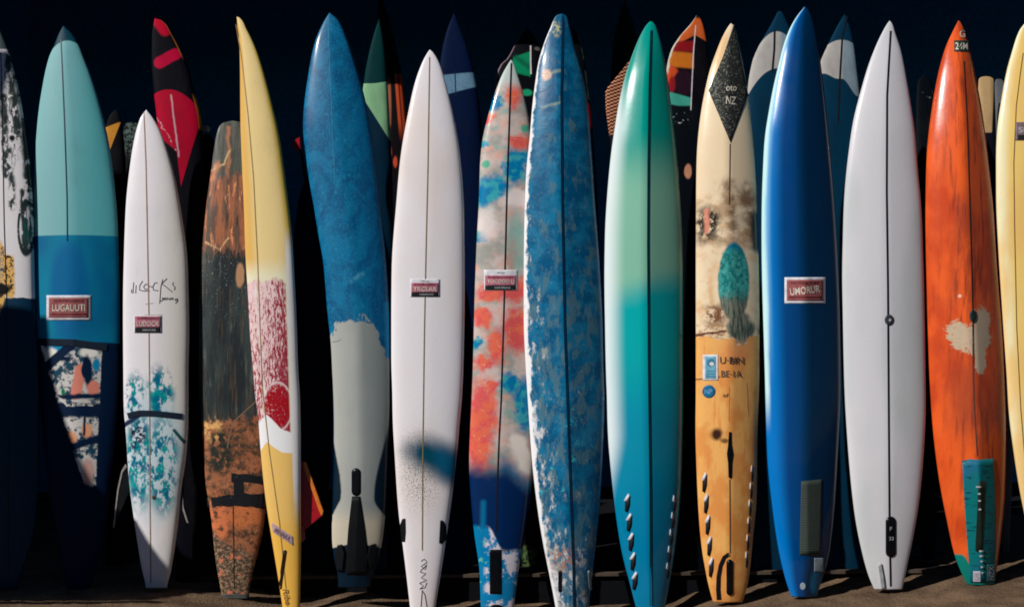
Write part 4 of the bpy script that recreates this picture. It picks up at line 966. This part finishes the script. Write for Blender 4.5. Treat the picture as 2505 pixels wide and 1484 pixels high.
q = back((1110, 25), [(1092, 70), (1080, 120), (1070, 200), (1060, 320), (1052, 600), (1052, 900), (1062, 1200), (1080, 1330)], [(1128, 70), (1145, 120), (1160, 175), (1171, 240), (1180, 340), (1190, 600), (1190, 900), (1178, 1200), (1158, 1330)], 1118, 'royal_navy_band',
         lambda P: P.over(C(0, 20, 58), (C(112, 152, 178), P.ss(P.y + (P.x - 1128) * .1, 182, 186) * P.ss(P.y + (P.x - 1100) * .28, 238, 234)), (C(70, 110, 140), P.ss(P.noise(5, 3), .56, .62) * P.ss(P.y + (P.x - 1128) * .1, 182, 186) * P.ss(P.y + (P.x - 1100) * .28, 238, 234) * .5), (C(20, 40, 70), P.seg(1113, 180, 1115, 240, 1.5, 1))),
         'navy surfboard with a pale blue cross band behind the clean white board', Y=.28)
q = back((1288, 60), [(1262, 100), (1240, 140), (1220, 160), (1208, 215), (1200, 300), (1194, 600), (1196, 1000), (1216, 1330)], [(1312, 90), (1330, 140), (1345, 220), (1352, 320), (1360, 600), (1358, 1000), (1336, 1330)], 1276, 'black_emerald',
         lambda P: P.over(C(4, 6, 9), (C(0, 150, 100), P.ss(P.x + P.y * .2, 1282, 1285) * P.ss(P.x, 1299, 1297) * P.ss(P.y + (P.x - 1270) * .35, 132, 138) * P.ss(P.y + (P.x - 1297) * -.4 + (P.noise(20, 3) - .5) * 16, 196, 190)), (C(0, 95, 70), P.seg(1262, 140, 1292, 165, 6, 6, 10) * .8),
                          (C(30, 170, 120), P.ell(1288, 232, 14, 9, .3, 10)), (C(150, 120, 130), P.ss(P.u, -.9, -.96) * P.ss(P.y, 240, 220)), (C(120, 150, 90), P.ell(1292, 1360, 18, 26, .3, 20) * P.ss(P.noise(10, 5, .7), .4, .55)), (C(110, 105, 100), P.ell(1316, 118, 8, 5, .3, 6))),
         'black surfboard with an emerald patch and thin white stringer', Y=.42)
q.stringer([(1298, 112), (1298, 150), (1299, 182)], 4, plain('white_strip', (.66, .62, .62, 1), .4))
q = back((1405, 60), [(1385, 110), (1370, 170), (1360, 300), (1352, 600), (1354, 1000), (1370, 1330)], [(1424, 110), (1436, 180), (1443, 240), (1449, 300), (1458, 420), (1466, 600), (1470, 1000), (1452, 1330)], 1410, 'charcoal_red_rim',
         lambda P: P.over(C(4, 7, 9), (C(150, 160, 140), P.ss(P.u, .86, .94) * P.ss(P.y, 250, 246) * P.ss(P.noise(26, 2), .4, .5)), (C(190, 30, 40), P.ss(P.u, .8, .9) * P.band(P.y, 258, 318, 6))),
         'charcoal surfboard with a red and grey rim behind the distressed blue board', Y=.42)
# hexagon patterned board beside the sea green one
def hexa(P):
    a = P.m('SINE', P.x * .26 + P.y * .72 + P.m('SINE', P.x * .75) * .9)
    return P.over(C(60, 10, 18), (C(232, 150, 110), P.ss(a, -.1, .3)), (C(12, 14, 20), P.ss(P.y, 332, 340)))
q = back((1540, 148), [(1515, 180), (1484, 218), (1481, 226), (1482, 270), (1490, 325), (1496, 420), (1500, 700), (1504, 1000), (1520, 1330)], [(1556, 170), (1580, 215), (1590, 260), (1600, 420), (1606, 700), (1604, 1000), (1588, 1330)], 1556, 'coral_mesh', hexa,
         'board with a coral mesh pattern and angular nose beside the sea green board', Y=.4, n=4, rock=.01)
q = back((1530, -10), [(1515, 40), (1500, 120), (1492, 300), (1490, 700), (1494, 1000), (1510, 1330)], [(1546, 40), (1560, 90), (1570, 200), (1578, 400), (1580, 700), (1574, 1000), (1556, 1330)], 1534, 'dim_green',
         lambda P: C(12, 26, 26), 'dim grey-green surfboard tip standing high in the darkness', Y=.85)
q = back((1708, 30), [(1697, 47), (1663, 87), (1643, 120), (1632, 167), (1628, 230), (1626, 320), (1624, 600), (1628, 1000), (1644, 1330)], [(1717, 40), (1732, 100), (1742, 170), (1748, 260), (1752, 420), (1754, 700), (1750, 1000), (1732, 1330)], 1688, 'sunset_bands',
         lambda P: P.over(C(9, 4, 8), (C(245, 100, 42), P.ss(P.y + P.m('ABSOLUTE', P.x - 1702) * -.55, 86, 82) * P.ss(P.y, 34, 44)), (C(150, 20, 25), P.band(P.y, 100, 128, 4) * P.ss(P.x, 1700, 1697)), (C(250, 120, 30), P.band(P.y + (P.x - 1660) * -.1, 128, 168, 4) * P.ss(P.x, 1700, 1697)),
                          (C(230, 80, 30), P.ell(1640, 185, 18, 24, .3, 8)), (C(40, 14, 30), P.ell(1672, 208, 26, 32, .12)), (C(150, 25, 30), P.ell(1644, 212, 8, 20, .3, 6)), (C(70, 175, 155), P.band(P.y + (P.x - 1640) * -.3, 232, 262, 3) * P.ss(P.x, 1692, 1690) * P.ss(P.x, 1620, 1640)), (C(3, 8, 14), P.ss(P.y, 264, 270)),
                          (C(225, 215, 195), P.ss(P.u + (P.noise(20, 3) - .5) * .2, -.86, -.95) * P.ss(P.y, 190, 170)), (C(225, 150, 115), P.ell(1682, 432, 9, 18, .2, 6)), (C(180, 190, 190), P.ss(P.noise(8, 3), .63, .67) * P.ell(1662, 300, 26, 16, .3))),
         'surfboard painted in orange, red and teal bands behind the artwork board', Y=.28)
q.stringer([(1702, 62), (1697, 120), (1693, 200), (1690, 270)], 3, plain('white_strip', (0, 0, 0, 1)))
def shade_banded(P, top, bot):
    return P.over(C(0, 52, 78), (P.mix(C(192, 188, 182), C(140, 160, 172), P.ss(P.u, .0, .3)), P.ss(top, -1.5, 1.5) * P.ss(bot, 1.5, -1.5)))  # teal cast shade and dimmer right side painted onto a white board
q = back((1912, 12), [(1900, 36), (1887, 60), (1860, 107), (1843, 147), (1832, 200), (1828, 260), (1824, 420), (1822, 700), (1826, 1000), (1842, 1330)], [(1924, 36), (1938, 70), (1952, 120), (1962, 200), (1970, 400), (1974, 700), (1970, 1000), (1950, 1330)], 1896, 'white_shade_band',
         lambda P: shade_banded(P, P.y - 76 - (P.x - 1903) * (P.x - 1903) * .018, P.y - 172 - (P.x - 1903) * (P.x - 1903) * .0125),
         'white surfboard, shade painted teal around its arched lit band, left of the deep blue board', Y=.28)
q.stringer([(1895, 74), (1894, 120), (1889, 178)], 5, dark_line)
q = back((2072, 28), [(2063, 42), (2054, 57), (2027, 110), (2009, 154), (2002, 220), (1998, 320), (1994, 600), (1996, 1000), (2012, 1330)], [(2077, 42), (2084, 60), (2094, 110), (2102, 187), (2110, 260), (2120, 420), (2128, 700), (2126, 1000), (2106, 1330)], 2060, 'white_shade_cap',
         lambda P: shade_banded(P, P.y - 97 - (P.x - 2062) * (P.x - 2062) * .010, P.y - 198 - P.ss(P.x, 2060, 2100) * 44 + P.ss(P.x, 2050, 2015) * 14),
         'white surfboard, shade painted teal around its curved lit band, right of the deep blue board', Y=.28)
q.stringer([(2072, 40), (2060, 97), (2054, 200), (2050, 300)], 4.5, dark_line)
q = back((2268, 175), [(2252, 195), (2246, 240), (2240, 400), (2238, 700), (2242, 1000), (2256, 1330)], [(2284, 195), (2296, 240), (2306, 400), (2310, 700), (2306, 1000), (2290, 1330)], 2272, 'soot_black',
         lambda P: P.over(C(4, 9, 14), (C(130, 135, 140), P.ss(P.noise(7, 3), .67, .70) * P.ell(2262, 232, 22, 20, .4))),
         'soot black surfboard in the gap left of the orange board', Y=.5)
q = back((2420, 181), [(2408, 183), (2402, 190), (2398, 300), (2394, 600), (2396, 1000), (2406, 1330)], [(2432, 183), (2439, 190), (2440, 240), (2440, 330), (2444, 600), (2444, 1000), (2436, 1330)], 2420, 'tan_wedge',
         lambda P: P.over(C(206, 172, 122), (C(176, 140, 92), P.ss(P.x, 2424, 2436) * .7), (C(18, 18, 30), P.ss(P.y, 326, 330) + P.ss(P.x + (P.y - 182) * .085, 2438, 2441))),  # slanted cast shadow painted dark over the tan
         'narrow tan surfboard with a squared end beside the honey yellow board', Y=.42, n=3.2)
q = back((2450, 184), [(2445, 188), (2441, 200), (2440, 300), (2440, 600), (2442, 1000), (2450, 1330)], [(2460, 190), (2470, 220), (2480, 300), (2484, 600), (2482, 1000), (2472, 1330)], 2462, 'steel_grey',
         lambda P: C(104, 108, 112), 'grey surfboard sliver tucked behind the honey yellow board', Y=.55)

# ================================================================= off to the left, unseen: an added sheet cut to cast the lower left shadow
caster_plane = -1.2
def cast(vx, vy):
    X, Z = (vx - 1252.5) * S, (1484 - vy) * S - .08
    y0 = -0.115 + max(0, 1440 - vy) * S * math.tan(R(5))
    k = (CAM_D + y0) / CAM_D
    X, Z = X * k, CAM_Z + (Z - CAM_Z) * k
    t = (y0 - caster_plane) / -TOSUN.y
    return X + TOSUN.x * t, Z + TOSUN.z * t
edge = [cast(*p) for p in ((-60, 742), (60, 748), (86, 755), (92, 830), (104, 900), (120, 975), (160, 1060), (196, 1160), (240, 1225), (300, 1250), (327, 1268), (360, 1322), (412, 1402), (452, 1470), (520, 1560))]
xl = edge[0][0] - 3.2
poly = [(xl, edge[0][1] + 1.9), (edge[0][0] - .15, edge[0][1] + 1.5)] + edge + [(xl, edge[-1][1])]
caster_navy_mat = plain('caster_navy', (.03, .04, .06, 1), .9)
shadow_caster = tag(link('shadow_caster', None), 'unseen dark sheet added to cast a shadow over the left end of the row', 'shadow_caster')
shadow_caster.location = (xl, caster_plane, ground(xl, caster_plane))
bm = bmesh.new()
fr = [bm.verts.new((x - xl, 0, z - shadow_caster.location.z)) for x, z in poly]
fc = bm.faces.new(fr)
ex = bmesh.ops.extrude_face_region(bm, geom=[fc])
for v in [g for g in ex['geom'] if isinstance(g, bmesh.types.BMVert)]: v.co.y += .006
bmesh.ops.triangulate(bm, faces=bm.faces[:])
bm_obj('caster_sheet', bm, caster_navy_mat, shadow_caster)
for nm, x0, x1, z0, z1, rr in (('caster_post', -.03, -.03, -.4, edge[0][1] + 2.2, .05), ('caster_bar', -.03, edge[-1][0] - xl + .1, edge[-1][1] - .05, edge[-1][1] - .05, .025)):
    bm = bmesh.new()
    bmesh.ops.create_cone(bm, cap_ends=True, segments=16, radius1=rr, radius2=rr * .8, depth=1.0)
    a, c = Vector((x0, .003, z0)), Vector((x1, .003, z1))
    mt = (c - a).to_track_quat('Z', 'Y').to_matrix().to_4x4()
    for v in bm.verts:
        v.co.z = (v.co.z + .5) * (c - a).length
        v.co = a + mt @ v.co
    bm_obj(nm, bm, plain('caster_grey', (.2, .2, .2, 1), .5), shadow_caster)
